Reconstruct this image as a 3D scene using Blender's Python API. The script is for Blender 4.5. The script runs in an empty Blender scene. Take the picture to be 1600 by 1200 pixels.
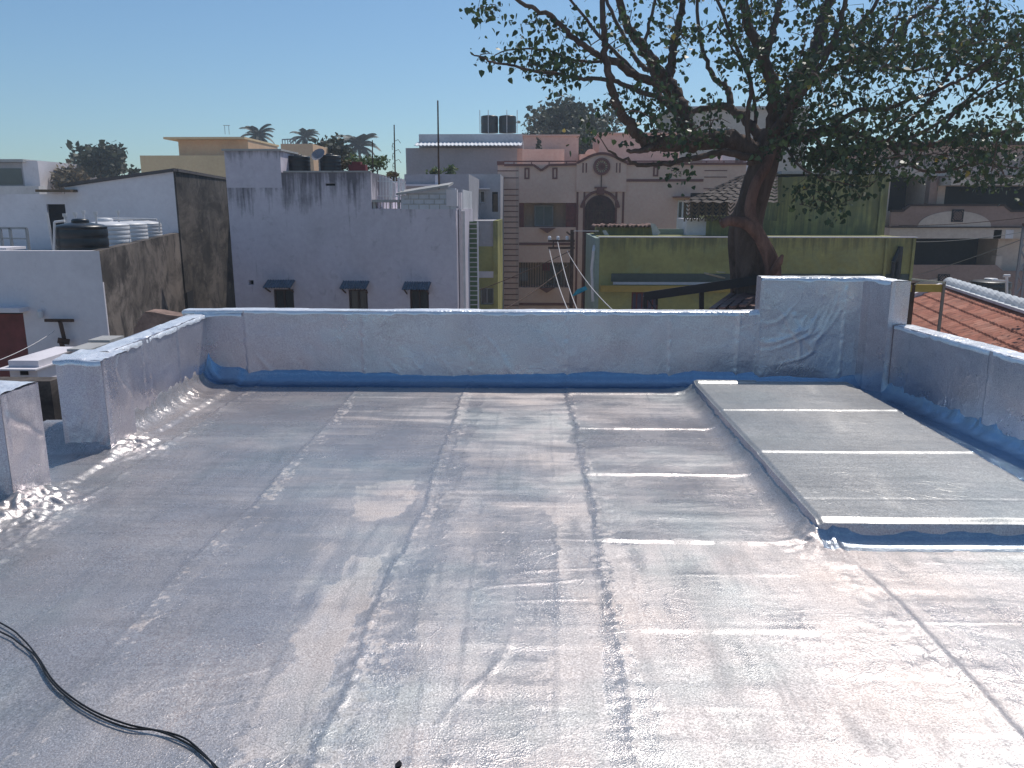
import bpy, math, random
import numpy as np
from mathutils import Vector, Matrix
random.seed(7)
R = math.radians
scene = bpy.context.scene
COL = scene.collection

# ------------------------------------------------------------------ camera
FPX, THETA, PSI, CH = 1248.0, math.atan(277/1248), math.atan(35*math.cos(math.atan(277/1248))/1248), 1.7
cam_data = bpy.data.cameras.new('camera'); cam = bpy.data.objects.new('camera', cam_data); COL.objects.link(cam)
cam.location = (0, 0, CH)
cam.rotation_euler = (math.pi/2 - THETA, 0, PSI)
cam_data.sensor_width = 36; cam_data.lens = 36*FPX/1600
cam_data.clip_start = .05; cam_data.clip_end = 4000
scene.camera = cam
CM = cam.rotation_euler.to_matrix()
def ray(px, py):
    return CM @ Vector(((px-800)/FPX, -(py-600)/FPX, -1))
def at(px, py, Y):
    d = ray(px, py); k = Y/d.y
    return Vector((d.x*k, Y, CH+d.z*k))
def gz(px, py, z=0.0):
    d = ray(px, py); k = (z-CH)/d.z
    return Vector((d.x*k, d.y*k, z))

# ------------------------------------------------------------------ object helpers
def tag(o, label=None, cat=None, group=None, kind=None):
    if label: o['label'] = label
    if cat: o['category'] = cat
    if group: o['group'] = group
    if kind: o['kind'] = kind
    return o
def thing(name, label, cat, loc=(0, 0, 0), group=None, rotz=0):
    o = bpy.data.objects.new(name, None); COL.objects.link(o)
    o.location = loc; o.rotation_euler = (0, 0, rotz); o.empty_display_size = .2
    return tag(o, label, cat, group)
def copy_tree(o, parent=None):
    c = o.copy(); COL.objects.link(c)
    if parent: c.parent = parent
    for ch in list(o.children): copy_tree(ch, c)
    return c
def wloc(o):
    v = Vector((0, 0, 0))
    while o is not None:
        v += Vector(o.location); o = o.parent
    return v

class MB:
    def __init__(s): s.v = []; s.f = []; s.m = []
    def add(s, vs, fs, mi=0):
        b = len(s.v); s.v += [tuple(v) for v in vs]
        s.f += [tuple(i+b for i in f) for f in fs]; s.m += [mi]*len(fs)
    def box(s, x0, x1, y0, y1, z0, z1, mi=0):
        if x0 > x1: x0, x1 = x1, x0
        if y0 > y1: y0, y1 = y1, y0
        if z0 > z1: z0, z1 = z1, z0
        s.add([(x0,y0,z0),(x1,y0,z0),(x1,y1,z0),(x0,y1,z0),(x0,y0,z1),(x1,y0,z1),(x1,y1,z1),(x0,y1,z1)],
              [(0,3,2,1),(4,5,6,7),(0,1,5,4),(1,2,6,5),(2,3,7,6),(3,0,4,7)], mi)
    def prism(s, foot, z0, z1, mi=0):
        n = len(foot)
        a = z0 if hasattr(z0, '__len__') else [z0]*n
        b = z1 if hasattr(z1, '__len__') else [z1]*n
        vs = [(p[0],p[1],a[i]) for i,p in enumerate(foot)]+[(p[0],p[1],b[i]) for i,p in enumerate(foot)]
        fs = [tuple(range(n-1,-1,-1)), tuple(range(n,2*n))]+[(i,(i+1)%n,(i+1)%n+n,i+n) for i in range(n)]
        s.add(vs, fs, mi)
    def xz(s, pts, y0, y1, mi=0):          # polygon in XZ extruded along Y (y0 front)
        n = len(pts)
        vs = [(p[0],y0,p[1]) for p in pts]+[(p[0],y1,p[1]) for p in pts]
        fs = [tuple(range(n)), tuple(range(2*n-1,n-1,-1))]+[(i,i+n,(i+1)%n+n,(i+1)%n) for i in range(n)]
        s.add(vs, fs, mi)
    def bar(s, a, b, w, h=None, mi=0):     # square bar between two points
        a, b = Vector(a), Vector(b); h = h or w
        d = (b-a).normalized(); up = Vector((0,0,1)) if abs(d.z) < .95 else Vector((0,1,0))
        u = d.cross(up).normalized()*w/2; v = u.cross(d).normalized()*h/2
        vs = [a-u-v,a+u-v,a+u+v,a-u+v,b-u-v,b+u-v,b+u+v,b-u+v]
        s.add(vs, [(0,3,2,1),(4,5,6,7),(0,1,5,4),(1,2,6,5),(2,3,7,6),(3,0,4,7)], mi)
    def tube(s, pts, rad, n=8, mi=0, cap=True):
        pts = [Vector(p) for p in pts]; m = len(pts)
        if not hasattr(rad, '__len__'): rad = [rad]*m
        b = len(s.v); prev = None
        for i, p in enumerate(pts):
            d = (pts[min(i+1,m-1)]-pts[max(i-1,0)])
            d = d.normalized() if d.length > 1e-9 else Vector((0,0,1))
            if prev is None:
                up = Vector((0,0,1)) if abs(d.z) < .9 else Vector((1,0,0)); u = d.cross(up).normalized()
            else:
                u = prev - d*prev.dot(d); u = u.normalized() if u.length > 1e-6 else d.orthogonal().normalized()
            prev = u; v = d.cross(u)
            for k in range(n):
                a = 2*math.pi*k/n; q = p + (u*math.cos(a)+v*math.sin(a))*rad[i]
                s.v.append((q.x,q.y,q.z))
        for i in range(m-1):
            for k in range(n):
                s.f.append((b+i*n+k, b+i*n+(k+1)%n, b+(i+1)*n+(k+1)%n, b+(i+1)*n+k)); s.m.append(mi)
        if cap:
            s.f.append(tuple(b+k for k in range(n-1,-1,-1))); s.m.append(mi)
            s.f.append(tuple(b+(m-1)*n+k for k in range(n))); s.m.append(mi)
    def lathe(s, prof, c, n=24, mi=0):     # prof: (r, z)
        b = len(s.v)
        for r, z in prof:
            for k in range(n):
                a = 2*math.pi*k/n; s.v.append((c[0]+r*math.cos(a), c[1]+r*math.sin(a), c[2]+z))
        for i in range(len(prof)-1):
            for k in range(n):
                s.f.append((b+i*n+k, b+i*n+(k+1)%n, b+(i+1)*n+(k+1)%n, b+(i+1)*n+k)); s.m.append(mi)
        s.f.append(tuple(b+k for k in range(n-1,-1,-1))); s.m.append(mi)
        s.f.append(tuple(b+(len(prof)-1)*n+k for k in range(n))); s.m.append(mi)
    def build(s, name, mats, parent=None, smooth=False, origin=None):
        me = bpy.data.meshes.new(name)
        if not isinstance(mats, (list, tuple)): mats = [mats]
        if parent is not None: o0 = wloc(parent)
        elif origin is not None: o0 = Vector(origin)
        else:
            a = np.array(s.v); o0 = Vector(((a[:,0].min()+a[:,0].max())/2, (a[:,1].min()+a[:,1].max())/2, a[:,2].min()))
        me.from_pydata([(x-o0.x, y-o0.y, z-o0.z) for x,y,z in s.v], [], s.f)
        for m in mats: me.materials.append(m)
        me.polygons.foreach_set('material_index', s.m)
        if smooth: me.polygons.foreach_set('use_smooth', [True]*len(s.f))
        me.update()
        ob = bpy.data.objects.new(name, me); COL.objects.link(ob)
        if parent is not None: ob.parent = parent
        else: ob.location = o0
        return ob

def grid_mesh(name, P, mat, parent=None, attr=None, smooth=True, flip=False):
    """P: (n,m,3) numpy array of points -> smooth quad grid object"""
    n, m = P.shape[:2]; P = P.reshape(-1,3).astype(np.float32)
    idx = np.arange(n*m).reshape(n,m)
    q = np.stack([idx[:-1,:-1], idx[:-1,1:], idx[1:,1:], idx[1:,:-1]], -1).reshape(-1,4)
    if flip: q = q[:, ::-1]
    o0 = np.array(wloc(parent)) if parent is not None else np.array([0,0,0.])
    me = bpy.data.meshes.new(name); me.vertices.add(n*m); me.vertices.foreach_set('co', (P-o0).astype(np.float32).ravel())
    me.loops.add(q.size); me.loops.foreach_set('vertex_index', q.ravel().astype(np.int32))
    me.polygons.add(len(q)); me.polygons.foreach_set('loop_start', np.arange(0,q.size,4,dtype=np.int32))
    me.polygons.foreach_set('loop_total', np.full(len(q),4,dtype=np.int32))
    me.polygons.foreach_set('use_smooth', np.full(len(q), smooth))
    me.update(calc_edges=True); me.validate()
    if attr is not None:
        a = me.attributes.new('gloss', 'FLOAT', 'POINT'); a.data.foreach_set('value', attr.ravel().astype(np.float32))
    me.materials.append(mat)
    ob = bpy.data.objects.new(name, me); COL.objects.link(ob)
    if parent is not None: ob.parent = parent
    return ob

# numpy value noise
_rs = np.random.RandomState(3); _L = _rs.rand(256,256)
def vn(x, y, seed=0):
    x = x+seed*17.31; y = y+seed*9.77
    xi = np.floor(x).astype(int); yi = np.floor(y).astype(int); fx = x-xi; fy = y-yi
    fx = fx*fx*fx*(fx*(fx*6-15)+10); fy = fy*fy*fy*(fy*(fy*6-15)+10)
    g = lambda a,b: _L[a & 255, b & 255]
    return ((g(xi,yi)*(1-fx)+g(xi+1,yi)*fx)*(1-fy)+(g(xi,yi+1)*(1-fx)+g(xi+1,yi+1)*fx)*fy)*2-1
def fbm(x, y, seed=0, o=3):
    t = 0; a = 1
    for i in range(o): t = t+a*vn(x*2**i, y*2**i, seed+i*5); a *= .5
    return t
def sstep(a, b, x):
    t = np.clip((x-a)/(b-a), 0, 1); return t*t*(3-2*t)
def inpoly(X, Y, poly):
    r = np.zeros(X.shape, bool); n = len(poly)
    for i in range(n):
        x0,y0 = poly[i]; x1,y1 = poly[(i+1)%n]
        if y0 == y1: continue
        c = ((y0 > Y) != (y1 > Y)) & (X < (x1-x0)*(Y-y0)/(y1-y0)+x0)
        r ^= c
    return r

# ------------------------------------------------------------------ materials
class NT:
    def __init__(s, name):
        s.mat = bpy.data.materials.new(name); s.mat.use_nodes = True; s.t = s.mat.node_tree; s.t.nodes.clear()
        s.out = s.n('ShaderNodeOutputMaterial')
    def n(s, ty, **k):
        nd = s.t.nodes.new(ty)
        for a, b in k.items(): setattr(nd, a, b)
        return nd
    def l(s, a, b): s.t.links.new(a, b)
    def pos(s, sc=(1,1,1)):
        g = s.n('ShaderNodeNewGeometry'); m = s.n('ShaderNodeMapping'); m.inputs['Scale'].default_value = sc
        s.l(g.outputs['Position'], m.inputs['Vector']); return m.outputs['Vector']
    def noise(s, vec, scale, detail=4, rough=.55, dist=0):
        n = s.n('ShaderNodeTexNoise'); n.inputs['Scale'].default_value = scale; n.inputs['Detail'].default_value = detail
        n.inputs['Roughness'].default_value = rough; n.inputs['Distortion'].default_value = dist
        s.l(vec, n.inputs['Vector']); return n.outputs['Fac']
    def ramp(s, fac, stops):
        r = s.n('ShaderNodeValToRGB'); e = r.color_ramp.elements
        while len(e) < len(stops): e.new(.5)
        for i, (p, c) in enumerate(stops):
            e[i].position = p; e[i].color = (*c, 1) if hasattr(c, '__len__') else (c,c,c,1)
        s.l(fac, r.inputs['Fac']); return r.outputs['Color']
    def math(s, op, a, b=None, clamp=False):
        m = s.n('ShaderNodeMath', operation=op); m.use_clamp = clamp
        for i, x in enumerate((a,b)):
            if x is None: continue
            if isinstance(x, (int,float)): m.inputs[i].default_value = x
            else: s.l(x, m.inputs[i])
        return m.outputs[0]
    def mix(s, fac, a, b, blend='MIX'):
        m = s.n('ShaderNodeMix', data_type='RGBA', blend_type=blend)
        for i, x in ((0,fac),(6,a),(7,b)):
            if isinstance(x, (int,float)): m.inputs[i].default_value = x
            elif isinstance(x, (tuple,list)): m.inputs[i].default_value = (*x, 1)
            else: s.l(x, m.inputs[i])
        return m.outputs[2]
    def bump(s, h, strength=.3, dist=.01, nrm=None):
        b = s.n('ShaderNodeBump'); b.inputs['Strength'].default_value = strength; b.inputs['Distance'].default_value = dist
        s.l(h, b.inputs['Height'])
        if nrm is not None: s.l(nrm, b.inputs['Normal'])
        return b.outputs['Normal']
    def bsdf(s, col, rough=.8, metal=0, nrm=None, spec=.3):
        p = s.n('ShaderNodeBsdfPrincipled')
        for k, x in (('Base Color',col),('Roughness',rough),('Metallic',metal),('Specular IOR Level',spec)):
            if isinstance(x, (int,float)): p.inputs[k].default_value = x
            elif isinstance(x, (tuple,list)): p.inputs[k].default_value = (*x, 1)
            else: s.l(x, p.inputs[k])
        if nrm is not None: s.l(nrm, p.inputs['Normal'])
        return p
    def done(s, sh): s.l(sh.outputs[0], s.out.inputs['Surface']); return s.mat

def plain(name, col, rough=.7, metal=0, var=.12, sc=6, spec=.3, bump=.15):
    t = NT(name); v = t.pos(); f = t.noise(v, sc, 5)
    c = t.ramp(f, [(.25, [x*(1-var) for x in col]), (.75, [min(1,x*(1+var)) for x in col])])
    nb = t.bump(t.noise(v, sc*6, 3), bump, .01)
    return t.done(t.bsdf(c, rough, metal, nb, spec))

def plaster(name, col, stain=(.03,.028,.025), amt=.5, ztop=None, run=.9, patch=.5, pc=None, bands=None, sc=1.0, blot=0):
    """painted plaster: tonal patches, vertical run-off streaks (heavier below the coping at ztop), grime"""
    t = NT(name); v = t.pos((sc,sc,sc)); vs = t.pos((4.5*sc, 4.5*sc, .30*sc))
    big = t.noise(v, .55, 5, .6, .4); fine = t.noise(v, 7, 5, .65)
    c = t.ramp(big, [(.3, [x*(1-.28*patch) for x in col]), (.5, col), (.7, [min(1, x*(1+.2*patch)) for x in col])])
    if pc is not None:
        c = t.mix(t.ramp(t.noise(v, .9, 6, .7, 1.2), [(.5, 0.), (.64, 1.)]), c, pc)
    c = t.mix(.18, c, t.ramp(fine, [(.3,.25),(.7,.8)]), 'OVERLAY')
    st = t.noise(vs, 1.5, 6, .62, .3)
    if ztop is not None:
        g = t.n('ShaderNodeNewGeometry'); sp = t.n('ShaderNodeSeparateXYZ'); t.l(g.outputs['Position'], sp.inputs[0])
        d = t.math('SUBTRACT', ztop, sp.outputs['Z'])
        d = t.math('DIVIDE', d, run)                       # 0 at the coping, 1 at the end of the runs
        d = t.math('SUBTRACT', 1.0, d, True)
        m = t.math('MULTIPLY', d, .42); m = t.math('ADD', m, st)
    else: m = st
    thr = .86-.34*amt
    m = t.math('ADD', m, t.math('MULTIPLY', t.math('SUBTRACT', t.noise(v, 1.3, 5, .7, .5), .5), .5)); k = t.ramp(m, [(thr, 0.), (min(.99, thr+.24), 1.)])
    k = t.math('MULTIPLY', k, min(1, .45+amt*.5))
    c = t.mix(k, c, stain)
    if blot:
        bl = t.noise(t.pos((1.2,.34,1.1)), 1.1, 8, .72, .5)
        c = t.mix(t.ramp(bl, [(.44,0.),(.60,.75)]), c, stain); c = t.mix(t.ramp(t.noise(t.pos((1,.3,1.2)), 1.7, 7, .7, .5), [(.62,0.),(.70,.4)]), c, (.26,.22,.17))
    speck = t.ramp(t.noise(v, 3.1, 8, .75, .6), [(.60-.06*amt, 0.), (.72, 1.)])
    c = t.mix(t.math('MULTIPLY', speck, .5*amt), c, stain)
    nb = t.bump(t.noise(v, 18, 4, .6), .25, .02)
    return t.done(t.bsdf(c, .88, 0, nb, .15))

def foil(name, tint=(.80,.81,.84), rlo=.30, rhi=.50, attr=True, metal=.8, wr=.35, sc=1.0, grain=.10, crack=.35, cs=16, dustmix=.75, streak=0, blue_shade=0):
    t = NT(name); v = t.pos((sc,sc,sc))
    blot = t.noise(v, 2.2, 5, .6, .5)
    col = t.ramp(blot, [(.3, [x*.86 for x in tint]), (.5, [x*.97 for x in tint]), (.72, tint)])
    # dusty film with faint brown/teal casts
    dust = t.ramp(t.noise(v, .9, 4, .6), [(.36, (.50,.57,.60)), (.5, (.61,.60,.62)), (.66, (.69,.63,.61))])
    col = t.mix(dustmix, col, t.mix(1., col, dust, 'MULTIPLY')); col = t.mix(1., col, (1.3,1.3,1.3), 'MULTIPLY')
    col = t.mix(.75, col, t.ramp(t.noise(v, 130, 3, .75), [(.32,.2),(.68,.8)]), 'OVERLAY')
    # footprints, handling dirt
    dirt = t.ramp(t.noise(v, 5.5, 7, .75, 1.0), [(.60, 0.), (.70, 1.)])
    col = t.mix(t.math('MULTIPLY', dirt, .18), col, (.30,.29,.29))
    if streak:
        fs = t.noise(t.pos((.9*sc, 11*sc, 9*sc)), 1.0, 7, .72, .9); fl = t.noise(t.pos((9*sc, .8*sc, 1.2*sc)), 1.0, 7, .72, 1.1)
        ma = t.ramp(t.noise(v, .8, 3, .5), [(.42,0.),(.58,1.)]); mb = t.ramp(t.noise(v, 1.05, 3, .5, .4), [(.48,1.),(.56,0.)])
        col = t.mix(t.math('MULTIPLY', t.math('MULTIPLY', t.ramp(fs, [(.49,0.),(.58,1.)]), ma), .6*streak), col, (.22,.21,.215))
        col = t.mix(t.math('MULTIPLY', t.math('MULTIPLY', t.ramp(fl, [(.50,0.),(.58,1.)]), mb), .55*streak), col, (.19,.21,.22))
        col = t.mix(t.math('MULTIPLY', t.ramp(t.noise(v, 14, 6, .8, .5), [(.53,0.),(.64,1.)]), .30*streak), col, (.25,.25,.26))
    r = t.ramp(t.noise(v, 1.3, 5, .6, .8), [(.3, rlo), (.7, rhi)])
    if attr:
        a = t.n('ShaderNodeAttribute', attribute_name='gloss')
        r = t.math('ADD', t.math('MULTIPLY', t.math('SUBTRACT', r, (rlo+rhi)/2), .5), a.outputs['Fac'])
        if blue_shade:
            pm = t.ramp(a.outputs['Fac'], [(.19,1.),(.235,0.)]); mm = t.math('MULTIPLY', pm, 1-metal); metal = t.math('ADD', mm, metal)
            col = t.mix(pm, col, (.37,.50,.63))  # blue of sky reflection and shade in the coves, put into the colour
    r = t.math('ADD', r, t.math('MULTIPLY', t.math('SUBTRACT', t.noise(v, 45, 5, .75), .5), .14))
    g = t.noise(v, 150, 3, .7); n1 = t.bump(g, grain, .0022)
    sv = t.pos((7*sc, 60*sc, 7*sc)); n2 = t.bump(t.noise(sv, 1., 4, .6, .3), wr*.5, .0025, n1)
    # soft creases
    n3 = t.bump(t.noise(v, 9, 4, .55, 1.3), wr, .007, n2)
    # thin handling creases: ridges where a warped noise crosses its mean
    rd = t.math('ABSOLUTE', t.math('SUBTRACT', t.noise(v, 3.3, 3, .5, 1.6), .5))
    rd = t.math('MULTIPLY', t.math('SUBTRACT', 1., t.math('MULTIPLY', rd, 45.), True), t.ramp(t.noise(v, 1.7, 3), [(.45,0.),(.6,1.)]))
    n4 = t.bump(rd, .5, .0016, n3)
    vo = t.n('ShaderNodeTexVoronoi', distance='EUCLIDEAN'); vo.inputs['Scale'].default_value = cs
    wv = t.n('ShaderNodeVectorMath', operation='ADD'); wn = t.n('ShaderNodeTexNoise'); wn.inputs['Scale'].default_value = 5; t.l(v, wn.inputs['Vector'])
    sc_ = t.n('ShaderNodeVectorMath', operation='SCALE'); sc_.inputs['Scale'].default_value = .12; t.l(wn.outputs['Color'], sc_.inputs[0]); t.l(v, wv.inputs[0]); t.l(sc_.outputs[0], wv.inputs[1]); t.l(wv.outputs[0], vo.inputs['Vector'])
    km = t.ramp(t.noise(v, 1.1, 4, .6, .5), [(.46,0.05),(.6,1.)])
    n5 = t.bump(t.math('MULTIPLY', vo.outputs['Distance'], km), crack, .006, n4)
    sp = t.n('ShaderNodeTexVoronoi'); sp.inputs['Scale'].default_value = 4.5; t.l(v, sp.inputs['Vector'])
    n6 = t.bump(t.math('SUBTRACT', .035, sp.outputs['Distance'], True), 1., .02, n5)
    return t.done(t.bsdf(col, r, metal, n6, .5))

M = {}
M['foil_floor'] = foil('foil_floor', (.575,.535,.51), metal=.6, grain=.9, crack=.30, streak=.35, wr=.2, blue_shade=1)
M['foil_wall'] = foil('foil_wall', (.62,.595,.635), .22, .46, False, .8, .6, 1.0, .12, .30, 9, .5)
M['foil_crumple'] = foil('foil_crumple', (.78,.78,.80), .24, .40, False, .45, .9, 1.6, .1, 1.0, 22, .2)
M['foil_platform'] = foil('foil_platform', (.40,.395,.38), .30, .42, True, .55, grain=.25, crack=.2, dustmix=.4, streak=.3, wr=.2)
M['black'] = plain('black_rubber', (.012,.012,.013), .45)
M['dark'] = plain('dark_interior', (.012,.012,.016), .9)
M['glass'] = plain('window_glass', (.03,.04,.05), .12, 0, .2, 2, .6, .02)
M['steel'] = plain('grey_steel', (.25,.26,.28), .5, .6)
M['rust'] = plain('rusty_steel', (.10,.06,.045), .8, .2, .4, 5)
M['white'] = plain('white_paint', (.72,.73,.75), .6)
M['brown'] = plain('brown_trim_paint', (.19,.075,.065), .6)
M['maroon'] = plain('maroon_paint', (.15,.035,.035), .5, 0, .35, 5)
M['tank_black'] = plain('black_polyethylene', (.012,.016,.022), .38, 0, .2, 3, .5)
M['tank_white'] = plain('white_polyethylene', (.62,.62,.64), .42, 0, .08, 3, .5)
M['wood'] = plain('old_timber', (.12,.085,.055), .85, 0, .35, 9)
M['pvc'] = plain('white_pipe', (.62,.60,.60), .4)

# ------------------------------------------------------------------ world and sun
SUN_EL, SUN_AZ = 58.0, 30.0
w = bpy.data.worlds.new('World'); scene.world = w; w.use_nodes = True
nt = w.node_tree; bg = nt.nodes['Background']
sky = nt.nodes.new('ShaderNodeTexSky'); sky.sky_type = 'NISHITA'; sky.sun_disc = False
sky.sun_elevation = R(SUN_EL); sky.sun_rotation = R(SUN_AZ); sky.altitude = 200; sky.air_density = 1.0; sky.dust_density = .8; sky.ozone_density = 2.2
tint = nt.nodes.new('ShaderNodeMix'); tint.data_type = 'RGBA'; tint.blend_type = 'MULTIPLY'; tint.inputs[0].default_value = 1
nt.links.new(sky.outputs[0], tint.inputs[6]); tint.inputs[7].default_value = (.78, .99, 1.09, 1)      # camera white balance, cool
nt.links.new(tint.outputs[2], bg.inputs['Color']); bg.inputs['Strength'].default_value = .092
sl = bpy.data.lights.new('sun', 'SUN'); sl.energy = 3.3; sl.angle = R(.53); sl.color = (1, .94, .87)
so = bpy.data.objects.new('sun', sl); COL.objects.link(so)
sd = Vector((math.sin(R(SUN_AZ))*math.cos(R(SUN_EL)), math.cos(R(SUN_AZ))*math.cos(R(SUN_EL)), math.sin(R(SUN_EL))))
so.rotation_euler = sd.to_track_quat('Z', 'Y').to_euler(); so.location = (0, 0, 30)
vs = scene.view_settings; vs.view_transform = 'Standard'; vs.look = 'None'; vs.gamma = 1; vs.exposure = .10
scene.render.engine = 'CYCLES'; scene.cycles.use_denoising = True
scene.cycles.sample_clamp_indirect = 6; scene.cycles.blur_glossy = .6; scene.cycles.max_bounces = 6; scene.cycles.volume_bounces = 0

GROUND = -7.2
g = MB(); g.add([(-900,-300,GROUND),(900,-300,GROUND),(900,1800,GROUND),(-900,1800,GROUND)], [(0,1,2,3)])
tag(g.build('ground', plaster('dusty_ground', (.34,.29,.25), amt=.2), origin=(0,0,GROUND)), kind='structure')

# ------------------------------------------------------------------ roof terrace floor
BW_Y = 7.66                                   # back parapet inner face
def lwall_x(y): return -3.06-(y-5.6)*.07      # left parapet inner face
def rwall_x(y): return 3.45-(y-5.6)*.09      # right parapet inner face
PX0, PX1, PY0, PY1, PZ = 1.48, 2.93, 3.92, 7.30, .12   # raised slab
def seamx(pts):                                # world x of a seam as a function of y
    q = sorted([tuple(gz(*p))[:2] for p in pts], key=lambda a: a[1])
    ys = [a[1] for a in q]; xs = [a[0] for a in q]
    return lambda Y: np.interp(Y, ys, xs)
S0 = seamx([(385,612),(300,668),(200,735),(100,803),(0,868)])
S1 = seamx([(555,612),(375,807),(247,927),(4,1179)])
S2 = seamx([(725,612),(690,700),(640,850),(575,960),(545,1060),(500,1150),(480,1200)])
S3 = seamx([(885,612),(905,700),(922,780),(937,850),(960,1000),(975,1100),(990,1200)])
S4 = seamx([(1290,870),(1364,938),(1480,1070),(1582,1192)])

def height_parts(X, Y):
    n1 = vn(X/.05, Y/.05, 1); h = np.zeros_like(X)
    # broad unevenness of the screed and slack in the sheets
    h += .0036*fbm(X/.75, Y/1.1, 2, 2) + .0010*vn(X/.28, Y/.22, 6)
    # transverse ripples where sheets were rolled down (rippling varies)
    rip = sstep(-.1, .6, vn(X/.9, Y/1.2, 9))
    h += (.0007+.0009*rip)*vn(X/.45, Y/.075, 11)
    h += .0004*vn(X/.12, Y/.03, 12)
    wob = .02*vn(Y/.45, Y*0+3, 4)+.009*vn(Y/.09, Y*0+5, 8)
    for S, wd, cr, stp in ((S0,.03,.7,.005), (S1,.02,.5,.003), (S2,.032,.9,.0035), (S3,.024,.7,.003), (S4,.03,.6,.003)):
        d = X-S(Y)-wob
        m = np.exp(-(d/wd)**2)
        h += stp*np.where(d > 0, np.exp(-d/.10), 0)*sstep(-.003,.008,d)          # lap edge
        h += cr*m*(.0035*vn(X/.05, Y/.055, 21)+.0022*vn(X/.028, Y/.03, 23)+.002)
        m2 = np.exp(-((d-.10)/.10)**2)
        h += cr*m2*.0016*vn(X/.06, Y/.05, 25)
    d = X-S4(Y); h += .008*np.exp(-((d-.09)/.022)**2)                                # cable-like bulge
    # cross laps between seam 3 and the raised slab
    mx = sstep(-.0,.04, X-S3(Y))*(1-sstep(1.42,1.5,X))
    for py in (617, 671, 743, 848):
        y0 = gz(1000, py).y; dd = Y-y0-.012*vn(X/.5, X*0+py, 3)-.004*vn(X/.06, X*0+py, 5)
        h += mx*(.009*sstep(-.016,.016,dd)*np.exp(-np.clip(dd,0,9)/.12) + .0013*np.exp(-(dd/.03)**2)*n1)
    # lap towards the left kerb and the kerb strip
    dk = X-(-2.86); h += .022*(1-sstep(-.045,.02,dk))+.004*np.exp(-(dk/.05)**2)*vn(X/.04,Y/.045,31)
    mk = ((Y > 5.1))*1.0
    dl = Y-6.55; h += .004*np.exp(-(dl/.02)**2)*(X < S0(Y))
    # transverse lap in the foreground bay
    for py, a, b in ((985,975,1290),(1105,1010,1200),(1140,1350,1600)):
        y0 = gz(1100, py).y; xa, xb = gz(a,py).x, gz(b,py).x
        h += .003*sstep(-.02,.0,Y-y0)*np.exp(-np.clip(Y-y0,0,9)/.1)*sstep(xa,xa+.05,X)*(1-sstep(xb-.05,xb,X))
    for seg in (((985,862),(1000,1000),(1062,1200)),((1063,862),(1090,1000),(1165,1140)),((1000,899),(1255,901)),((1100,983),(1300,986)),((1215,905),(1320,1060),(1360,1130)),((1130,868),(1200,1000)),
                ((560,870),(450,1200)),((520,870),(350,1200)),((690,880),(640,1200)),((700,690),(560,860)),((780,640),(742,860),(700,1200)),((860,640),(868,860),(870,1200)),((1010,612),(1030,700)),((1105,630),(1165,760),(1215,840)),
                ((0,1010),(200,960)),((300,700),(60,960)),((600,625),(700,625)),((600,780),(660,778)),((560,868),(602,868)),((720,790),(900,792)),((690,830),(905,835)),((1400,880),(1600,885)),((1400,975),(1600,975)),((1300,760),(1500,763))):
        Q = [gz(*q) for q in seg]
        for a_, b_ in zip(Q[:-1], Q[1:]):
            dx_, dy_ = b_.x-a_.x, b_.y-a_.y; l_ = math.hypot(dx_, dy_); ux_, uy_ = dx_/l_, dy_/l_
            u = (X-a_.x)*ux_+(Y-a_.y)*uy_; v = -(X-a_.x)*uy_+(Y-a_.y)*ux_+.006*vn(u/.12, u*0+seg[0][0], 33)
            h += (.0022*sstep(-.007,.007,v)*np.exp(-np.clip(v,0,9)/.06))*(u > 0)*(u < l_)*sstep(-.6,.2,vn(u/.2, u*0+seg[0][1], 34))
    # loose diagonal creases in the central bays
    for cx, cy, an, ln, amp in ((.15,3.55,.25,.28,.004),(.0,3.4,.3,.3,.004),(.1,3.25,.2,.22,.003),(.25,3.9,.1,.3,.003),(-.2,2.6,1.2,.4,.004),(-.12,2.8,1.45,.45,.003),
                                (-1.2,2.6,.5,.3,.003),(-1.1,2.45,.45,.3,.003),(-1.35,4.6,.3,.5,.002),(1.1,3.0,1.3,.3,.003)):
        ca, sa = math.cos(an), math.sin(an); u = (X-cx)*ca+(Y-cy)*sa; v = -(X-cx)*sa+(Y-cy)*ca+.02*np.sin(u*9)
        h += .55*amp*np.exp(-(v/.011)**2)*(1-sstep(ln*.5,ln,np.abs(u)))
    return h
def cove(d, r):
    d = np.clip(d, 0, r); return r-np.sqrt(np.maximum(r*r-(r-d)**2, 0))
def floor_h(X, Y):
    h = height_parts(X, Y)
    jit = .02*vn(X/.12, Y/.12, 41)+.008*vn(X/.04, Y/.04, 42)
    h += cove(BW_Y-Y+jit*.22, .15)*sstep(-3.4,-3.2,X)
    lx = -3.06-(Y-5.6)*.07; rx = 3.45-(Y-5.6)*.09
    h += cove(X-lx+jit*.6, .17)*sstep(5.2,5.45,Y)
    h += cove(rx-X+jit*.35, .13)
    # slab: coves on its left, front and right
    dx = np.maximum(np.maximum(PX0-X, X-PX1), 0); dy = np.maximum(np.maximum(PY0-Y, Y-PY1), 0)
    d = np.sqrt(dx*dx+dy*dy)+jit*.15
    h += np.where(PX0-X > 0, cove(d, .16)*.62, cove(d, .085)*.9)
    # crumpled patches at pillar feet and slab corner
    for cx, cy, r, a in ((-2.86,5.45,.22,.05),(-2.88,4.3,.2,.075),(-2.84,4.05,.25,.03),(PX0-.02,PY0-.06,.13,.03),(-3.1,6.9,.15,.03),(PX0-.05,PY1+.1,.14,.03)):
        dd = np.hypot(X-cx, (Y-cy)*.8)/r; m = np.exp(-dd*dd)
        h += a*m*(.45+.55*np.abs(vn(X/.07, Y/.08, 51))) + .25*a*m*vn(X/.03, Y/.03, 52)
    return h
def pw(poly): return [tuple(gz(*p))[:2] for p in poly]
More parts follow.
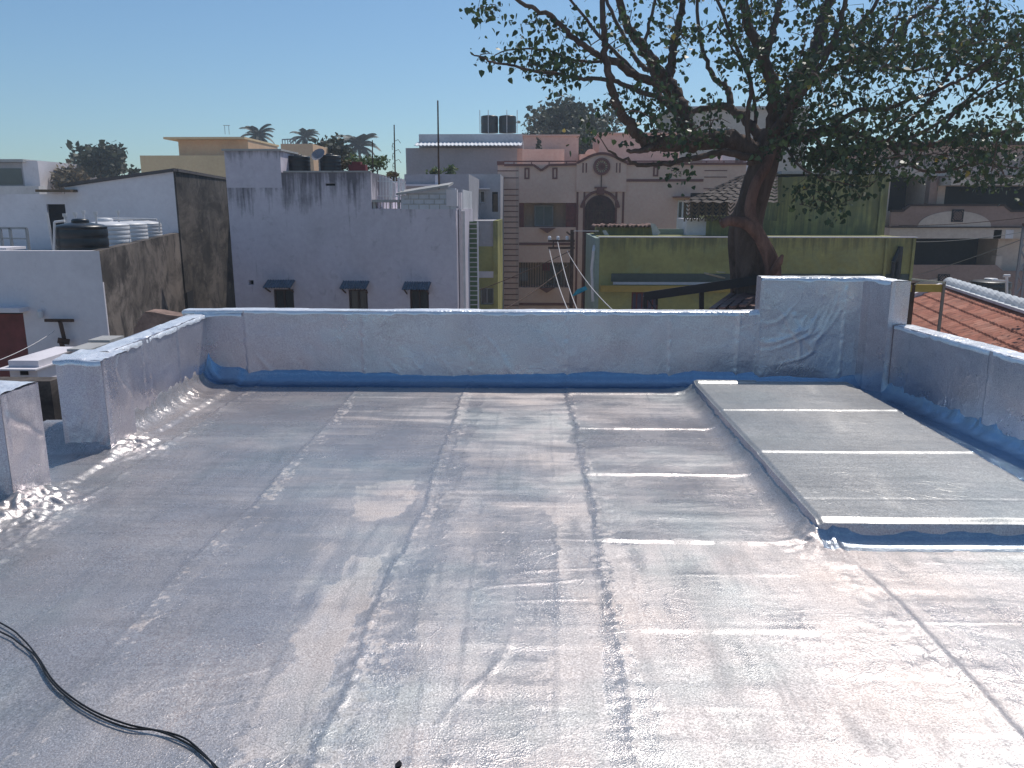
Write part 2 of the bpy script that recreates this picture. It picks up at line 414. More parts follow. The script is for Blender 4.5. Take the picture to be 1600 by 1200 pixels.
# gloss: how brushed or polished each sheet is (roughness), region by region
GL = [
 ([(725,612),(885,612),(905,720),(700,720)], .50), ([(700,720),(908,720),(920,790),(880,800),(680,800)], .47),
 ([(830,640),(890,640),(935,850),(990,1200),(830,1200),(880,900)], .52),
 ([(545,868),(592,868),(560,960),(470,1200),(350,1200),(480,960)], .66),
 ([(560,760),(640,750),(640,800),(540,820)], .56),
 ([(945,852),(1290,852),(1330,930),(1180,960),(1120,1200),(1000,1200)], .58),
 ([(1330,930),(1450,1100),(1530,1200),(1120,1200),(1180,960)], .53),
 ([(1430,930),(1600,1120),(1600,1200),(1500,1160)], .47),
 ([(690,940),(760,870),(720,1200),(560,1200),(620,1080)], .47),
 ([(1290,850),(1600,850),(1600,880),(1300,880)], .6),
 ([(640,860),(690,860),(600,1080),(560,1080)], .36),
 ([(600,640),(720,625),(700,660),(600,670)], .44),
]
def gloss_map(X, Y):
    g = np.full(X.shape, .375)
    g += np.where(X > S3(Y), .015, 0)+np.where(X < S1(Y), -.015, 0)
    jx = .05*vn(X/.25, Y/.25, 61)+.035*vn(X/.05, Y/.07, 62)+.015*vn(X/.02, Y/.03, 60); jy = .06*vn(X/.3, Y/.2, 63)+.04*vn(X/.05, Y/.04, 64)
    brk = np.where(Y > 4.2, .6*fbm(X/.35, Y/.09, 95, 5), .6*fbm(X/.10, Y/.45, 96, 5))+.35*fbm(X/.3, Y/.3, 97, 3)
    for poly, val in GL:
        P = pw(poly); m = inpoly(X+jx, Y+jy, P)
        q = brk+.75; g = np.where(m, .375+(val-.375)*np.clip(q, .15, 1.45), g)
    # dark swept bands along seam 3
    d = X-S3(Y); near = sstep(3.6, 2.4, Y)
    g = np.where((d > -.02-.05*near+.02*vn(Y/.1,Y*0,71)) & (d < .03+.07*near+.03*vn(Y/.07,Y*0,72)), .33, g)
    d = X-S2(Y); g = np.where((d > .08) & (d < .2+.04*vn(Y/.1,Y*0,73)), g*.85, g)
    for S in (S0, S1, S2, S3):
        e = X-S(Y)-.02*vn(Y/.45, Y*0+3, 4)-.009*vn(Y/.09, Y*0+5, 8)
        g = np.where(np.abs(e) < .013, .22, g)
        crumb = (vn(X/.022, Y/.035, 75)+.7*vn(X/.013, Y/.015, 76)+.6*vn(X/.2, Y/.3, 74) > .75) & (e > .010) & (e < .09+.05*vn(Y/.3,Y*0,77)); g = np.where(crumb, .60, g)
    g += .06*fbm(X/.45, Y/.35, 65, 5)+.03*fbm(X/.6, Y/.06, 85, 4)*sstep(3.2,4.2,Y)+.035*fbm(X/.05, Y/.4, 87, 4)*sstep(4.2,3.2,Y)
    far = sstep(5.2,6.4,Y)*(X > S1(Y))*(X < S3(Y)+.05); g += far*.10*sstep(.15,.5,vn(X/.5, Y/.07, 90))
    c = gz(1235, 985); g -= .12*np.exp(-(((X-c.x)/.09)**2+((Y-c.y)/.12)**2))
    st = np.where(Y > 4.2, vn(X/.5, Y/.05, 66)+.5*vn(X/.2, Y/.025, 67), vn(X/.06, Y/.5, 68)+.5*vn(X/.03, Y/.2, 69))
    g += .045*st*sstep(.36,.46,g)
    g = .32+(g-.375)*1.2-.02*sstep(-.3,-1.6,X)
    g = np.clip(g, .25, .70)
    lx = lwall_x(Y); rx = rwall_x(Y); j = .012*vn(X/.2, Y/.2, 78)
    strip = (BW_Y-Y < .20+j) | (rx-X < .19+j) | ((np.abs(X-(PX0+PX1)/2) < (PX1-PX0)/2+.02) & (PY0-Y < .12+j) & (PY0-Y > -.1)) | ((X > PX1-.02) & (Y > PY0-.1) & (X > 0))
    g = np.where(strip, .17, g)  # lowest values switch on the painted blue shade along wall and slab feet
    return np.where(strip & (Y < PY0+.05) & (X > PX0-.1) & (rx-X > .22), .212, g)  # slab front takes the painted blue only in part

ys = [1.55]
while ys[-1] < BW_Y+.1:
    ys.append(ys[-1]+min(.0165, .0055+.0022*max(0, ys[-1]-2)))
ys = np.array(ys); xs = np.arange(-3.52, 3.86, .0115)
X, Y = np.meshgrid(xs, ys)
Xc = np.where(Y > 5.5, np.maximum(X, lwall_x(Y)-.1), X); Xc = np.minimum(Xc, rwall_x(Y)+.08)
H = floor_h(Xc, Y)
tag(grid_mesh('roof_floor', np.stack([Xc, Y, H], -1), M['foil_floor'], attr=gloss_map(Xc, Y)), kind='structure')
g = MB()
g.box(-3.5, 3.9, -2.5, 1.56, -.05, -.004); g.box(-5.4, -3.45, -2.5, 5.52, -.16, -.012)
tag(g.build('roof_floor', M['foil_wall']), kind='structure')
# the building the terrace belongs to
g = MB(); g.prism([(-3.3,-2.5),(3.85,-2.5),(3.55,5.6),(3.4,7.8),(-3.38,7.8),(-3.26,5.6)], GROUND, -.06); g.box(-5.35,-3.5,-2.5,5.45,GROUND,-.17)
tag(g.build('house_below', plaster('terrace_house_wall', (.45,.43,.40), amt=.4)), 'plain plastered house carrying the silver foil covered roof terrace', 'house')

def wall_sheet(name, p0, p1, z0, z1, parent, mat, seams=(), seed=0, wr=1.0, flip=False, top_in=0.0, folds=(), base=0):
    """foil-faced vertical sheet from p0 to p1 (xy), relief pushed along the wall normal"""
    p0 = np.array(p0[:2]); p1 = np.array(p1[:2]); L = np.hypot(*(p1-p0)); t = (p1-p0)/L; nrm = np.array([t[1], -t[0]])
    if flip: nrm = -nrm
    U, Z = np.meshgrid(np.arange(0, L+.012, .0135).clip(0, L), np.linspace(z0, z1, max(4, int((z1-z0)/.0135))))
    s = seed*3.1
    pr_ = np.random.RandomState(seed+50); eds = [0]+sorted(seams)+[L+1]; tilt = np.zeros_like(U)
    for a_, b_ in zip(eds[:-1], eds[1:]): tilt += ((U >= a_) & (U < b_))*(pr_.uniform(-.014,.014)*(Z-.3)+pr_.uniform(-.008,.008)*(U-a_).clip(0,2))
    d = tilt+.0055*fbm(U/.5+s, Z/.35, seed, 2)+.0015*wr*vn(U/.16+s, Z/.22, seed+1)+.0006*wr*vn(U/.05+s, Z/.07, seed+2)
    # slack folds hanging in the sheet
    q = vn(U/.30+s+.5*vn(U/.5, Z/.3, seed+4), Z/.7+U/.6, seed+7); d += .0035*wr*np.exp(-(q/.07)**2)*sstep(0,.6,vn(U/.7+s, Z/.5, seed+8)+.3)
    for us in seams:
        e = U-us-.006*vn(Z/.07, Z*0+s, 3); d += .006*sstep(-.004,.008,e)*np.exp(-np.clip(e,0,9)/.10)+.0035*np.exp(-(e/.012)**2)*(1+vn(Z/.04, Z*0, 5))
    for (uc, zc, rr, a) in folds:      # curved drapery folds
        for k in range(5):
            e = np.hypot((U-uc), (Z-zc)*.8)-rr*(1-(.31,.0,.55,.2,.8)[k])+.03*vn(Z/.15,U/.4,k+seed); d += a*np.exp(-(e/.013)**2)*sstep(-.2,.25,(U-uc)+.2*vn(Z/.2,Z*0,k))*sstep(.2,-.35,(Z-zc)-.05)
    d = d*sstep(0,.045,U)*sstep(0,.045,L-U)+.003*(1-sstep(0,.03,U)*sstep(0,.03,L-U)); U = -.006+U*(L+.012)/L
    zz = Z.copy()
    zz[-1] += .004*vn(U[-1]/.05, U[-1]*0+s, 9)+.003*vn(U[-1]/.3, U[-1]*0+s, 2)
    P = np.stack([p0[0]+t[0]*U+nrm[0]*(d+.004), p0[1]+t[1]*U+nrm[1]*(d+.004), zz], -1)
    return grid_mesh(name, P, mat, parent, flip=flip)

def coping(name, foot, z, parent, mat, seed=0, over=.012, amp=.006):
    """foil folded over the wall top: strip with ragged lifted edges; foot = 4 corners, long sides 0-1 and 3-2"""
    a0, a1, b1, b0 = [np.array(p, float) for p in foot]
    L = np.hypot(*(a1-a0)); n = max(6, int(L/.014)); m = 16
    U = np.linspace(0, 1, n)[:, None]; V = np.linspace(-.02, 1.02, m)[None, :]
    A = a0+(a1-a0)*U; B = b0+(b1-b0)*U
    P = A[:, None, :]*(1-V[..., None])+B[:, None, :]*V[..., None]
    Us = U*L+seed*2.2; Wd = np.hypot(*(b0-a0))*V
    zz = z+.004+amp*.6*fbm(Us/.12, Wd/.08, seed, 3)+.004*vn(Us/.6, Wd*0, seed+3)
    edge = np.minimum(V+.02, 1.02-V)*2; zz = zz-.010*(1-sstep(0, .22, edge))
    lap = np.floor(Us/.85); zz = zz+.003*(lap % 2)
    P = np.concatenate([P, zz[..., None]], -1)
    jag = .006*vn(Us[:,0]/.05, Us[:,0]*0, seed+5); nx = (a0-b0)/np.hypot(*(a0-b0))
    P[:, 0, :2] += nx*(over*.4+jag[:, None]*.5+.004)
    bot = P[:, :1].copy(); bot[:, :, 2] -= .028+.012*vn(Us/.08, Us*0, seed+6); P = np.concatenate([bot, P], 1)
    return grid_mesh(name, P, mat, parent, flip=False)
def flipcheck(ob, want):
    me = ob.data
    n = np.zeros(len(me.polygons)*3); me.polygons.foreach_get('normal', n); n = n.reshape(-1,3).mean(0)
    if n @ np.array(want) < 0: me.flip_normals()
    return ob

ZB = .714; ZH = 1.046
# back parapet, low part
xL, xH = lwall_x(BW_Y)-.02, at(1188, 470, BW_Y).x
t = thing('parapet_wall', 'long low foil wrapped wall closing the far side of the terrace', 'parapet wall', ((xL+xH)/2, BW_Y, 0), 'foil wrapped parapet walls')
g = MB(); g.box(xL-.2, xH, BW_Y, BW_Y+.17, -.05, ZB); g.build('wall_core', M['foil_wall'], t)
sx = [at(p, 540, BW_Y).x-xL for p in (385, 568, 735, 885, 1045, 1150)]
flipcheck(wall_sheet('foil_face', (xL, BW_Y), (xH, BW_Y), .0, ZB, t, M['foil_wall'], sx, 1), (0,-1,0))
flipcheck(coping('coping', [(xL-.2,BW_Y),(xH,BW_Y),(xH,BW_Y+.17),(xL-.2,BW_Y+.17)], ZB, t, M['foil_crumple'], 1, amp=.003), (0,0,1))
# back parapet, tall part with its return
xR = at(1347, 470, BW_Y).x; xE = at(1391, 470, 7.33).x
t = thing('parapet_wall', 'tall foil wrapped corner wall, a step higher than the long back wall', 'parapet wall', ((xH+xR)/2, BW_Y, 0), 'foil wrapped parapet walls')
g = MB(); g.box(xH, xR+.2, BW_Y+.002, BW_Y+.172, -.05, ZH); g.build('wall_core', M['foil_wall'], t)
flipcheck(wall_sheet('foil_face', (xH, BW_Y), (xR, BW_Y), .0, ZH, t, M['foil_wall'], [xR-xH-.16], 5, 1.6, folds=((.10,.95,.62,.005),(.35,.9,.42,.004))), (0,-1,0))
flipcheck(coping('coping', [(xH,BW_Y),(xR+.2,BW_Y),(xR+.2,BW_Y+.17),(xH,BW_Y+.17)], ZH, t, M['foil_crumple'], 2, amp=.004), (0,0,1))
g = MB(); g.prism([(xR,BW_Y-.004),(xE,7.33),(xE+.165,7.34),(xR+.18,BW_Y-.004)], -.05, ZH-.004); g.build('return_wall', M['foil_wall'], t)
flipcheck(wall_sheet('foil_face', (xR, BW_Y), (xE, 7.33), .0, ZH-.004, t, M['foil_wall'], [.1,.42], 6, .8), (-1,0,0))
flipcheck(wall_sheet('foil_face', (xE, 7.33), (xE+.165, 7.34), .0, ZH-.004, t, M['foil_wall'], [.02], 7, 1.0), (0,-1,0))
flipcheck(coping('coping', [(xR,BW_Y),(xE,7.325),(xE+.17,7.335),(xR+.18,BW_Y)], ZH-.002, t, M['foil_crumple'], 3, amp=.004), (0,0,1))
# step edge of the tall part
flipcheck(wall_sheet('foil_face', (xH-.001, BW_Y), (xH-.001, BW_Y+.17), ZB, ZH, t, M['foil_wall'], [], 8, 1.0), (-1,0,0))

# right parapet
def rw(y, off=0): return (rwall_x(y)+off, y)
t = thing('parapet_wall', 'low foil wrapped wall running down the right side beside the raised slab', 'parapet wall', (3.4, 6, 0), 'foil wrapped parapet walls')
g = MB(); g.prism([rw(7.30), rw(7.30,.17), rw(0,.17), rw(0)], -.05, .648); g.build('wall_core', M['foil_wall'], t)
flipcheck(wall_sheet('foil_face', rw(7.31), rw(1.6), 0, .648, t, M['foil_wall'], [.28,1.35,2.1,3.1,4.1], 9, .8), (-1,0,0))
flipcheck(coping('coping', [rw(7.31), rw(1.6), rw(1.6,.17), rw(7.31,.17)], .648, t, M['foil_crumple'], 4, amp=.004), (0,0,1))
flipcheck(wall_sheet('foil_face', rw(7.302), rw(7.302,.17), 0, .648, t, M['foil_wall'], [], 19, .8), (0,1,0))
# left parapet
def lw(y, off=0): return (lwall_x(y)+off, y)
t = thing('parapet_wall', 'low foil wrapped wall running down the left side behind the nearer pillar', 'parapet wall', (-3.2, 6.7, 0), 'foil wrapped parapet walls')
g = MB(); g.prism([lw(5.6), lw(BW_Y+.15), lw(BW_Y+.15,-.17), lw(5.6,-.17)], -.05, .674); g.build('wall_core', M['foil_wall'], t)
flipcheck(wall_sheet('foil_face', lw(5.6), lw(BW_Y), 0, .68, t, M['foil_wall'], [.55,.66,1.28], 12, .8), (1,0,0))
flipcheck(coping('coping', [lw(5.6), lw(BW_Y+.14), lw(BW_Y+.14,-.17), lw(5.6,-.17)], .676, t, M['foil_crumple'], 6, amp=.007), (0,0,1))
g = MB(); 
# overlapping foil flap on the corner of left and back walls
a = at(305, 486, BW_Y); b = at(378, 486, BW_Y)
flipcheck(coping('foil_flap', [(a.x,BW_Y-.01),(b.x,BW_Y-.01),(b.x,BW_Y+.18),(a.x,BW_Y+.18)], .69, t, M['foil_crumple'], 8, amp=.006), (0,0,1))

# pillars
def pillar(x0, x1, y0, y1, z, label, seed):
    t = thing('pillar', label, 'pillar', ((x0+x1)/2, (y0+y1)/2, 0), 'foil wrapped pillars')
    g = MB(); g.box(x0, x1, y0, y1, -.05, z); g.build('pillar_core', M['foil_wall'], t)
    wr = 2.2
    flipcheck(wall_sheet('foil_face', (x0,y0), (x1,y0), 0, z, t, M['foil_wall'], [], seed, wr, folds=((.0,.3,.3,.004),)), (0,-1,0))
    flipcheck(wall_sheet('foil_face', (x1,y0), (x1,y1), 0, z, t, M['foil_wall'], [.03], seed+1, wr*1.3), (1,0,0))
    flipcheck(wall_sheet('foil_face', (x0,y0), (x0,y1), 0, z, t, M['foil_wall'], [], seed+2, wr), (-1,0,0))
    flipcheck(coping('foil_cap', [(x0-.012,y0-.012),(x1+.012,y0-.012),(x1+.012,y1),(x0-.012,y1)], z+.006, t, M['foil_crumple'], seed, amp=.012), (0,0,1))
    return t
pillar(-3.275, -2.965, 5.30, 5.66, .672, 'foil wrapped pillar at the near end of the left wall', 20)
pillar(-3.36, -2.995, 4.28, 4.62, .668, 'foil wrapped pillar cut off by the left edge of the picture', 24)

# raised slab: heightfield with rounded lips, plus side skirts
def slab():
    t = thing('raised_slab', 'low rectangular raised slab covered in foil sheets on the right of the terrace', 'raised slab', ((PX0+PX1)/2, (PY0+PY1)/2, 0))
    ux = np.concatenate([np.linspace(0, .05, 8), np.arange(.06, PX1-PX0-.055, .012), np.linspace(PX1-PX0-.05, PX1-PX0, 8)])
    uy = np.concatenate([np.linspace(0, .08, 16), np.arange(.085, PY1-PY0-.055, .013), np.linspace(PY1-PY0-.05, PY1-PY0, 6)])
    X, Y = np.meshgrid(PX0+ux, PY0+uy)
    dl, dr, df, db = X-PX0, PX1-X, Y-PY0, PY1-Y
    h = np.full(X.shape, PZ)+.0022*fbm(X/.8, Y/.9, 81, 2)+.0005*vn(X/.4, Y/.07, 82)+.0004*vn(X/.1, Y/.03, 84)
    h -= .016*(1-sstep(0,.055,df+.006*vn(X/.15,X*0,83)))**1.0+.012*(1-sstep(0,.035,dl))+.022*(1-sstep(0,.05,dr+.012*vn(Y/.06,Y*0,85)))+.012*(1-sstep(0,.04,db))
    h += .003*np.exp(-(dr/.05)**2)*vn(X/.03,Y/.035,86)
    for py, xa, xb in ((642,0,9),(707,0,9),(599,0,9)):
        y0 = gz(1300, py, PZ).y; e = Y-y0-.006*vn(X/.3,X*0,py)-.004*(X-PX0)
        h += .008*sstep(-.015,.015,e)*np.exp(-np.clip(e,0,9)/.14)+.001*np.exp(-(e/.02)**2)*vn(X/.05,Y/.05,88)
    y0 = gz(1300, 779, PZ).y; h += -.003*np.exp(-((Y-y0)/.010)**2)
    xj = gz(1175, 592, PZ).x; h += .012*(X < xj)*sstep(.12,.09,db)
    gl = .34+.02*fbm(X/.6,Y/.5,91,2)
    dmid = np.abs(X-(2.12+.18*(Y-5))); gl += .05*np.exp(-(dmid/.05)**2)*sstep(0,.5,vn(X/.2,Y/.3,92)); gl += .03*np.exp(-((X-2.5)/.5)**2)
    P = np.stack([X, Y, h], -1)
    # side walls appended as extra rows around: build separately
    flipcheck(grid_mesh('slab_top', P, M['foil_platform'], t, attr=np.clip(gl,.27,.6)), (0,0,1))
    def side(line, nrm, seed):
        L = line[:, :]; n = len(L); zs = np.linspace(1, 0, 9)
        d = .003*fbm(np.cumsum(np.ones(n))[:,None]*.05+seed, zs[None,:]*2, seed, 2)+.012*(1-zs)[None,:]
        Q = np.zeros((n, 9, 3)); Q[:,:,:2] = L[:,None,:2]+np.array(nrm)[None,None,:]*(d[...,None]-d[:,:1,None]); Q[:,:,2] = L[:,None,2]*zs
        return Q
    flipcheck(grid_mesh('slab_side', side(P[0], (0,-1), 3), M['foil_wall'], t), (0,-1,0))
    flipcheck(grid_mesh('slab_side', side(P[:,0], (-1,0), 5), M['foil_wall'], t), (-1,0,0))
    flipcheck(grid_mesh('slab_side', side(P[:,-1], (1,0), 7), M['foil_wall'], t), (1,0,0))
    flipcheck(grid_mesh('slab_side', side(P[-1], (0,1), 9), M['foil_wall'], t), (0,1,0))
slab()

# two black cables
def smooth_path(pts, n=8):
    pts = [Vector(p) for p in pts]; out = []
    for i in range(len(pts)-1):
        p0 = pts[max(i-1,0)]; p1 = pts[i]; p2 = pts[i+1]; p3 = pts[min(i+2,len(pts)-1)]
        for k in range(n):
            s = k/n; out.append(.5*((2*p1)+(-p0+p2)*s+(2*p0-5*p1+4*p2-p3)*s*s+(-p0+3*p1-3*p2+p3)*s**3))
    out.append(pts[-1]); return out
c1 = [gz(x,y,.012) for x,y in ((-260,900),(-120,915),(0,973),(35,998),(60,1028),(82,1062),(110,1088),(150,1113),(200,1132),(250,1143),(290,1160),(318,1180),(345,1206),(380,1260),(400,1400))]
c2 = [gz(x,y,.012) for x,y in ((-260,960),(-120,935),(0,987),(30,1005),(56,1026),(76,1060),(106,1090),(150,1118),(200,1137),(245,1141),(285,1152),(312,1172),(336,1200),(366,1260),(380,1400))]
g = MB(); g.tube(smooth_path(c1), .0034, 8); tag(g.build('cable', M['black'], smooth=True), 'upper of two thin black cables snaking over the near left foil floor', 'cable', 'black cables on the foil floor')
g = MB(); g.tube(smooth_path(c2), .0034, 8); tag(g.build('cable', M['black'], smooth=True), 'lower of two thin black cables, looping away at the left picture edge', 'cable', 'black cables on the foil floor')
p = gz(622, 1196, .006); g = MB(); g.add([(p.x-.006,p.y-.012,.008),(p.x+.008,p.y-.01,.012),(p.x+.012,p.y+.006,.009),(p.x+.002,p.y+.016,.014),(p.x-.01,p.y+.004,.008)], [(0,1,2,3,4)])
g.add([(p.x-.006,p.y-.012,.004),(p.x+.008,p.y-.01,.004),(p.x+.012,p.y+.006,.004),(p.x+.002,p.y+.016,.004),(p.x-.01,p.y+.004,.004)], [(4,3,2,1,0)])
tag(g.build('dry_leaf', M['dark']), 'tiny dark dry leaf lying at the bottom of the foil floor', 'leaf')

# ------------------------------------------------------------------ neighbourhood
class Fac:
    """facade plane parallel to X at distance Y; X and Z read at a reference row so that uprights stay vertical"""
    def __init__(s, Y, ref): s.Y = Y; s.ref = ref
    def x(s, px, py=None): return at(px, s.ref if py is None else py, s.Y).x
    def z(s, py, px=800): return at(px, py, s.Y).z
    def r(s, x0, y0, x1, y1): return s.x(x0), s.x(x1), s.z(y1), s.z(y0)    # X0,X1,Z0,Z1
    def box(s, mb, x0, y0, x1, y1, proud=.04, back=.05, mi=0):
        a,b,c,d = s.r(x0,y0,x1,y1); mb.box(a,b,s.Y-proud,s.Y+back,c,d,mi)
    def outline(s, mb, x0, y0, x1, y1, t=.07, proud=.03, mi=0):
        a,b,c,d = s.r(x0,y0,x1,y1); Y0, Y1 = s.Y-proud, s.Y+.02
        mb.box(a,a+t,Y0,Y1,c,d,mi); mb.box(b-t,b,Y0,Y1,c,d,mi); mb.box(a+t,b-t,Y0,Y1,d-t,d,mi); mb.box(a+t,b-t,Y0,Y1,c,c+t,mi)

def body(mb, x0, x1, z0, z1, Y, depth, holes=(), reveal=.25, mi=0, mi_in=1, top=True):
    """box with real openings in its front; holes = (x0,x1,z0,z1[,reveal])"""
    xs = sorted({x0,x1,*[h[0] for h in holes],*[h[1] for h in holes]}); zs = sorted({z0,z1,*[h[2] for h in holes],*[h[3] for h in holes]})
    for i in range(len(xs)-1):
        for j in range(len(zs)-1):
            cx, cz = (xs[i]+xs[i+1])/2, (zs[j]+zs[j+1])/2
            if any(h[0] < cx < h[1] and h[2] < cz < h[3] for h in holes): continue
            mb.add([(xs[i],Y,zs[j]),(xs[i+1],Y,zs[j]),(xs[i+1],Y,zs[j+1]),(xs[i],Y,zs[j+1])], [(0,1,2,3)], mi)
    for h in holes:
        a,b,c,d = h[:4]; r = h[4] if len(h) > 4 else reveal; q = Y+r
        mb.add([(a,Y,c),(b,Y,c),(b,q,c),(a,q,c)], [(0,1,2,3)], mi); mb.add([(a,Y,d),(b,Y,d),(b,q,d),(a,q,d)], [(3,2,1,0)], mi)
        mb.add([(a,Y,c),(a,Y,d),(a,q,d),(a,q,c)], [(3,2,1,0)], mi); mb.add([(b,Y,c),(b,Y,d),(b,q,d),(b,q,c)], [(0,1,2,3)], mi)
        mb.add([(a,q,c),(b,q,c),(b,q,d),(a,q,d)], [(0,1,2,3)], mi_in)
    Yb = Y+depth
    mb.add([(x0,Y,z0),(x0,Yb,z0),(x0,Yb,z1),(x0,Y,z1)], [(3,2,1,0)], mi); mb.add([(x1,Y,z0),(x1,Yb,z0),(x1,Yb,z1),(x1,Y,z1)], [(0,1,2,3)], mi)
    mb.add([(x0,Yb,z0),(x1,Yb,z0),(x1,Yb,z1),(x0,Yb,z1)], [(3,2,1,0)], mi)
    if top: mb.add([(x0,Y,z1),(x1,Y,z1),(x1,Yb,z1),(x0,Yb,z1)], [(0,1,2,3)], mi)

def window(parent, a, b, c, d, Y, fm, gm, panes=2, rec=.15, t=.05, name='window'):
    """frame in an opening with glass panes as its sub-part"""
    g = MB(); g.box(a,a+t,Y+rec-.04,Y+rec+.03,c,d); g.box(b-t,b,Y+rec-.04,Y+rec+.03,c,d)
    g.box(a+t,b-t,Y+rec-.04,Y+rec+.03,d-t,d); g.box(a+t,b-t,Y+rec-.04,Y+rec+.03,c,c+t)
    for k in range(1, panes): x = a+(b-a)*k/panes; g.box(x-t/2,x+t/2,Y+rec-.042,Y+rec+.028,c+t,d-t)
    f = g.build(name, fm, parent)
    g = MB(); g.box(a+t,b-t,Y+rec+.0,Y+rec+.012,c+t,d-t); g.build('pane', gm, f)
    return f

# ---- colours
P = {}
P['lav'] = plaster('lavender_grey_plaster', (.60,.55,.61), (.035,.035,.045), .62, ztop=2.75, run=1.5, patch=.5)
P['block'] = plaster('raw_block_plaster', (0.54,0.555,0.6), (.05,.05,.05), .6)
P['white'] = plaster('white_washed_plaster', (.70,.66,.69), (.10,.10,.11), .35, patch=.5)
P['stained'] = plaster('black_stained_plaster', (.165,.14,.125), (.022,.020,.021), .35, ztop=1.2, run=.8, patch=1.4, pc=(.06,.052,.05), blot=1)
P['gap_dark'] = plaster('alley_gap_shade', (0.0525,0.0675,0.075), (.01,.012,.012), .8, ztop=3, run=4)  # near-black colour standing for shade in the alley gap
P['cream'] = plaster('cream_painted_plaster', (0.74,0.555,0.33), amt=.22, patch=.2)
P['peach'] = plaster('peach_painted_plaster', (0.74,0.495,0.315), amt=.3)
P['grey'] = plaster('grey_painted_plaster', (.40,.385,.41), amt=.35, patch=.4)
P['pink'] = plaster('pink_painted_plaster', (.74,.50,.41), (.12,.08,.07), .28, patch=.35)
P['pinkgrey'] = plaster('faded_pink_plaster', (.62,.44,.38), (.10,.08,.07), .45)
P['green'] = plaster('olive_green_plaster', (.35,.33,.13), (.10,.11,.07), .3, ztop=.55, run=.8, patch=1.0, pc=(.30,.31,.15))
P['greenside'] = plaster('pale_green_plaster', (0.3,0.36,0.315), amt=.5)
P['yellow'] = plaster('yellow_ochre_paint', (.42,.29,.08), (.08,.06,.04), .5)
P['beige'] = plaster('beige_painted_plaster', (0.6,0.495,0.435), (.08,.07,.06), .35)
P['taupe'] = plaster('brown_pink_plaster', (0.33,0.225,0.195), amt=.3)
P['teal'] = plaster('teal_grey_plaster', (0.15,0.225,0.225), amt=.3)
P['concrete'] = plaster('bare_concrete', (0.405,0.398,0.39), amt=.6)
P['moss'] = plaster('green_mossy_plaster', (0.15,0.225,0.128), amt=.5)

def bars(mb, a, b, c, d, Y, nx, nz, r=.012):
    for i in range(nx): x = a+(b-a)*i/max(1,nx-1); mb.box(x-r,x+r,Y-r,Y+r,c,d)
    for j in range(nz): z = c+(d-c)*j/max(1,nz-1); mb.box(a,b,Y-r*1.2,Y+r*.8,z-r,z+r)

# ================= left: white house with stained side wall and water tanks
A0 = at(155, 392, 14.0); K1 = at(271, 268, 24.0); ztop = A0.z
t = thing('house', 'white washed flat roofed house with a black stained side wall and tanks on its terrace', 'house', (-11, 18, GROUND))
doorR = (at(0,490,14).x-.9, at(36,490,14).x, at(36,566,14).z-1.2, at(36,489,14).z)
g = MB(); body(g, -20, A0.x, GROUND, ztop-.55, 14.0, .04, [(doorR[0],doorR[1],doorR[2],doorR[3],.035)], top=True)
g.add([(-20,14,ztop-.55),(A0.x,14,ztop-.55),(A0.x,14,ztop),(-20,14,ztop)], [(0,1,2,3)]); g.box(-20,A0.x-.15,14.001,14.16,ztop-.56,ztop-.001)
g.build('front_wall', [P['white'], M['dark']], t)
S = lambda f: (A0.x+(K1.x-A0.x)*f, 14+(24-14)*f)
# stained side wall, with a real window opening: strips along its length
g = MB(); wz0, wz1 = at(270,486,21.5).z, at(270,457,21.5).z
def sidequad(f0, f1, z0, z1):
    a, b = S(f0), S(f1); n = max(1, int((f1-f0)*20))
    g.prism([a, b, (b[0]-.2,b[1]-.03), (a[0]-.2,a[1]+.001)], z0, z1)
sidequad(0, 1.0, GROUND, ztop-.002)
sidewall = g.build('side_wall', P['stained'], t)
g = MB(); g.prism([(-20,14.2),(A0.x-.1,14.2),(K1.x-.1,23.9),(-20,23.9)], ztop-.62, ztop-.5); g.build('terrace_slab', P['concrete'], t)
# red door with hood
g = MB(); g.box(doorR[0],doorR[1],14.008,14.03,doorR[2],doorR[3]-.02); g.box(doorR[0]+.45,doorR[0]+.48,13.995,14.007,doorR[2],doorR[3]-.02); g.build('door', M['maroon'], t)
g = MB(); g.box(doorR[0]-.2,doorR[1]+.12,13.72,14.0,doorR[3]+.04,doorR[3]+.12); g.build('hood', P['white'], t)
# tall rear block
F = Fac(24.0, 300)
g = MB(); zl = F.z(303); xs0 = F.x(102); zt0, zt1 = F.z(292), K1.z
dr = (F.x(70), F.x(99), F.z(392)-.2, F.z(319))
body(g, -24, xs0, GROUND, zl, 24.0, 8, [(dr[0],dr[1],dr[2],dr[3],.08)]); g.build('rear_wall', [P['white'], M['dark']], t)
bk = at(352, 280, 31.5)
g = MB(); g.prism([(xs0,23.98),(K1.x,23.98),(bk.x,31.5),(xs0,31.5)], GROUND, [zt0,zt1,zt1-.0,zt0]); g.build('upper_wall', P['white'], t)
g = MB(); a, b = np.array([K1.x,23.98]), np.array([bk.x,31.5]); n = np.array([b[1]-a[1], -(b[0]-a[0])]); n /= np.hypot(*n)
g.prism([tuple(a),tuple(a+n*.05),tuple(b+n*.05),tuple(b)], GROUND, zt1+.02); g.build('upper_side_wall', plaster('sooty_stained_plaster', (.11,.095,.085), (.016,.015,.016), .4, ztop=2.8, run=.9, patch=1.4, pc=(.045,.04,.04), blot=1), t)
def SU(px):
    lo_, hi_ = 24.0, 31.5
    for _ in range(40):
        y = (lo_+hi_)/2; x = K1.x+(bk.x-K1.x)*(y-23.98)/(31.5-23.98); q = 800+FPX*((CM.transposed() @ Vector((x,y,-1.2-CH))).x/-(CM.transposed() @ Vector((x,y,-1.2-CH))).z)
        if q < px: lo_ = y
        else: hi_ = y
    return np.array([x, y])
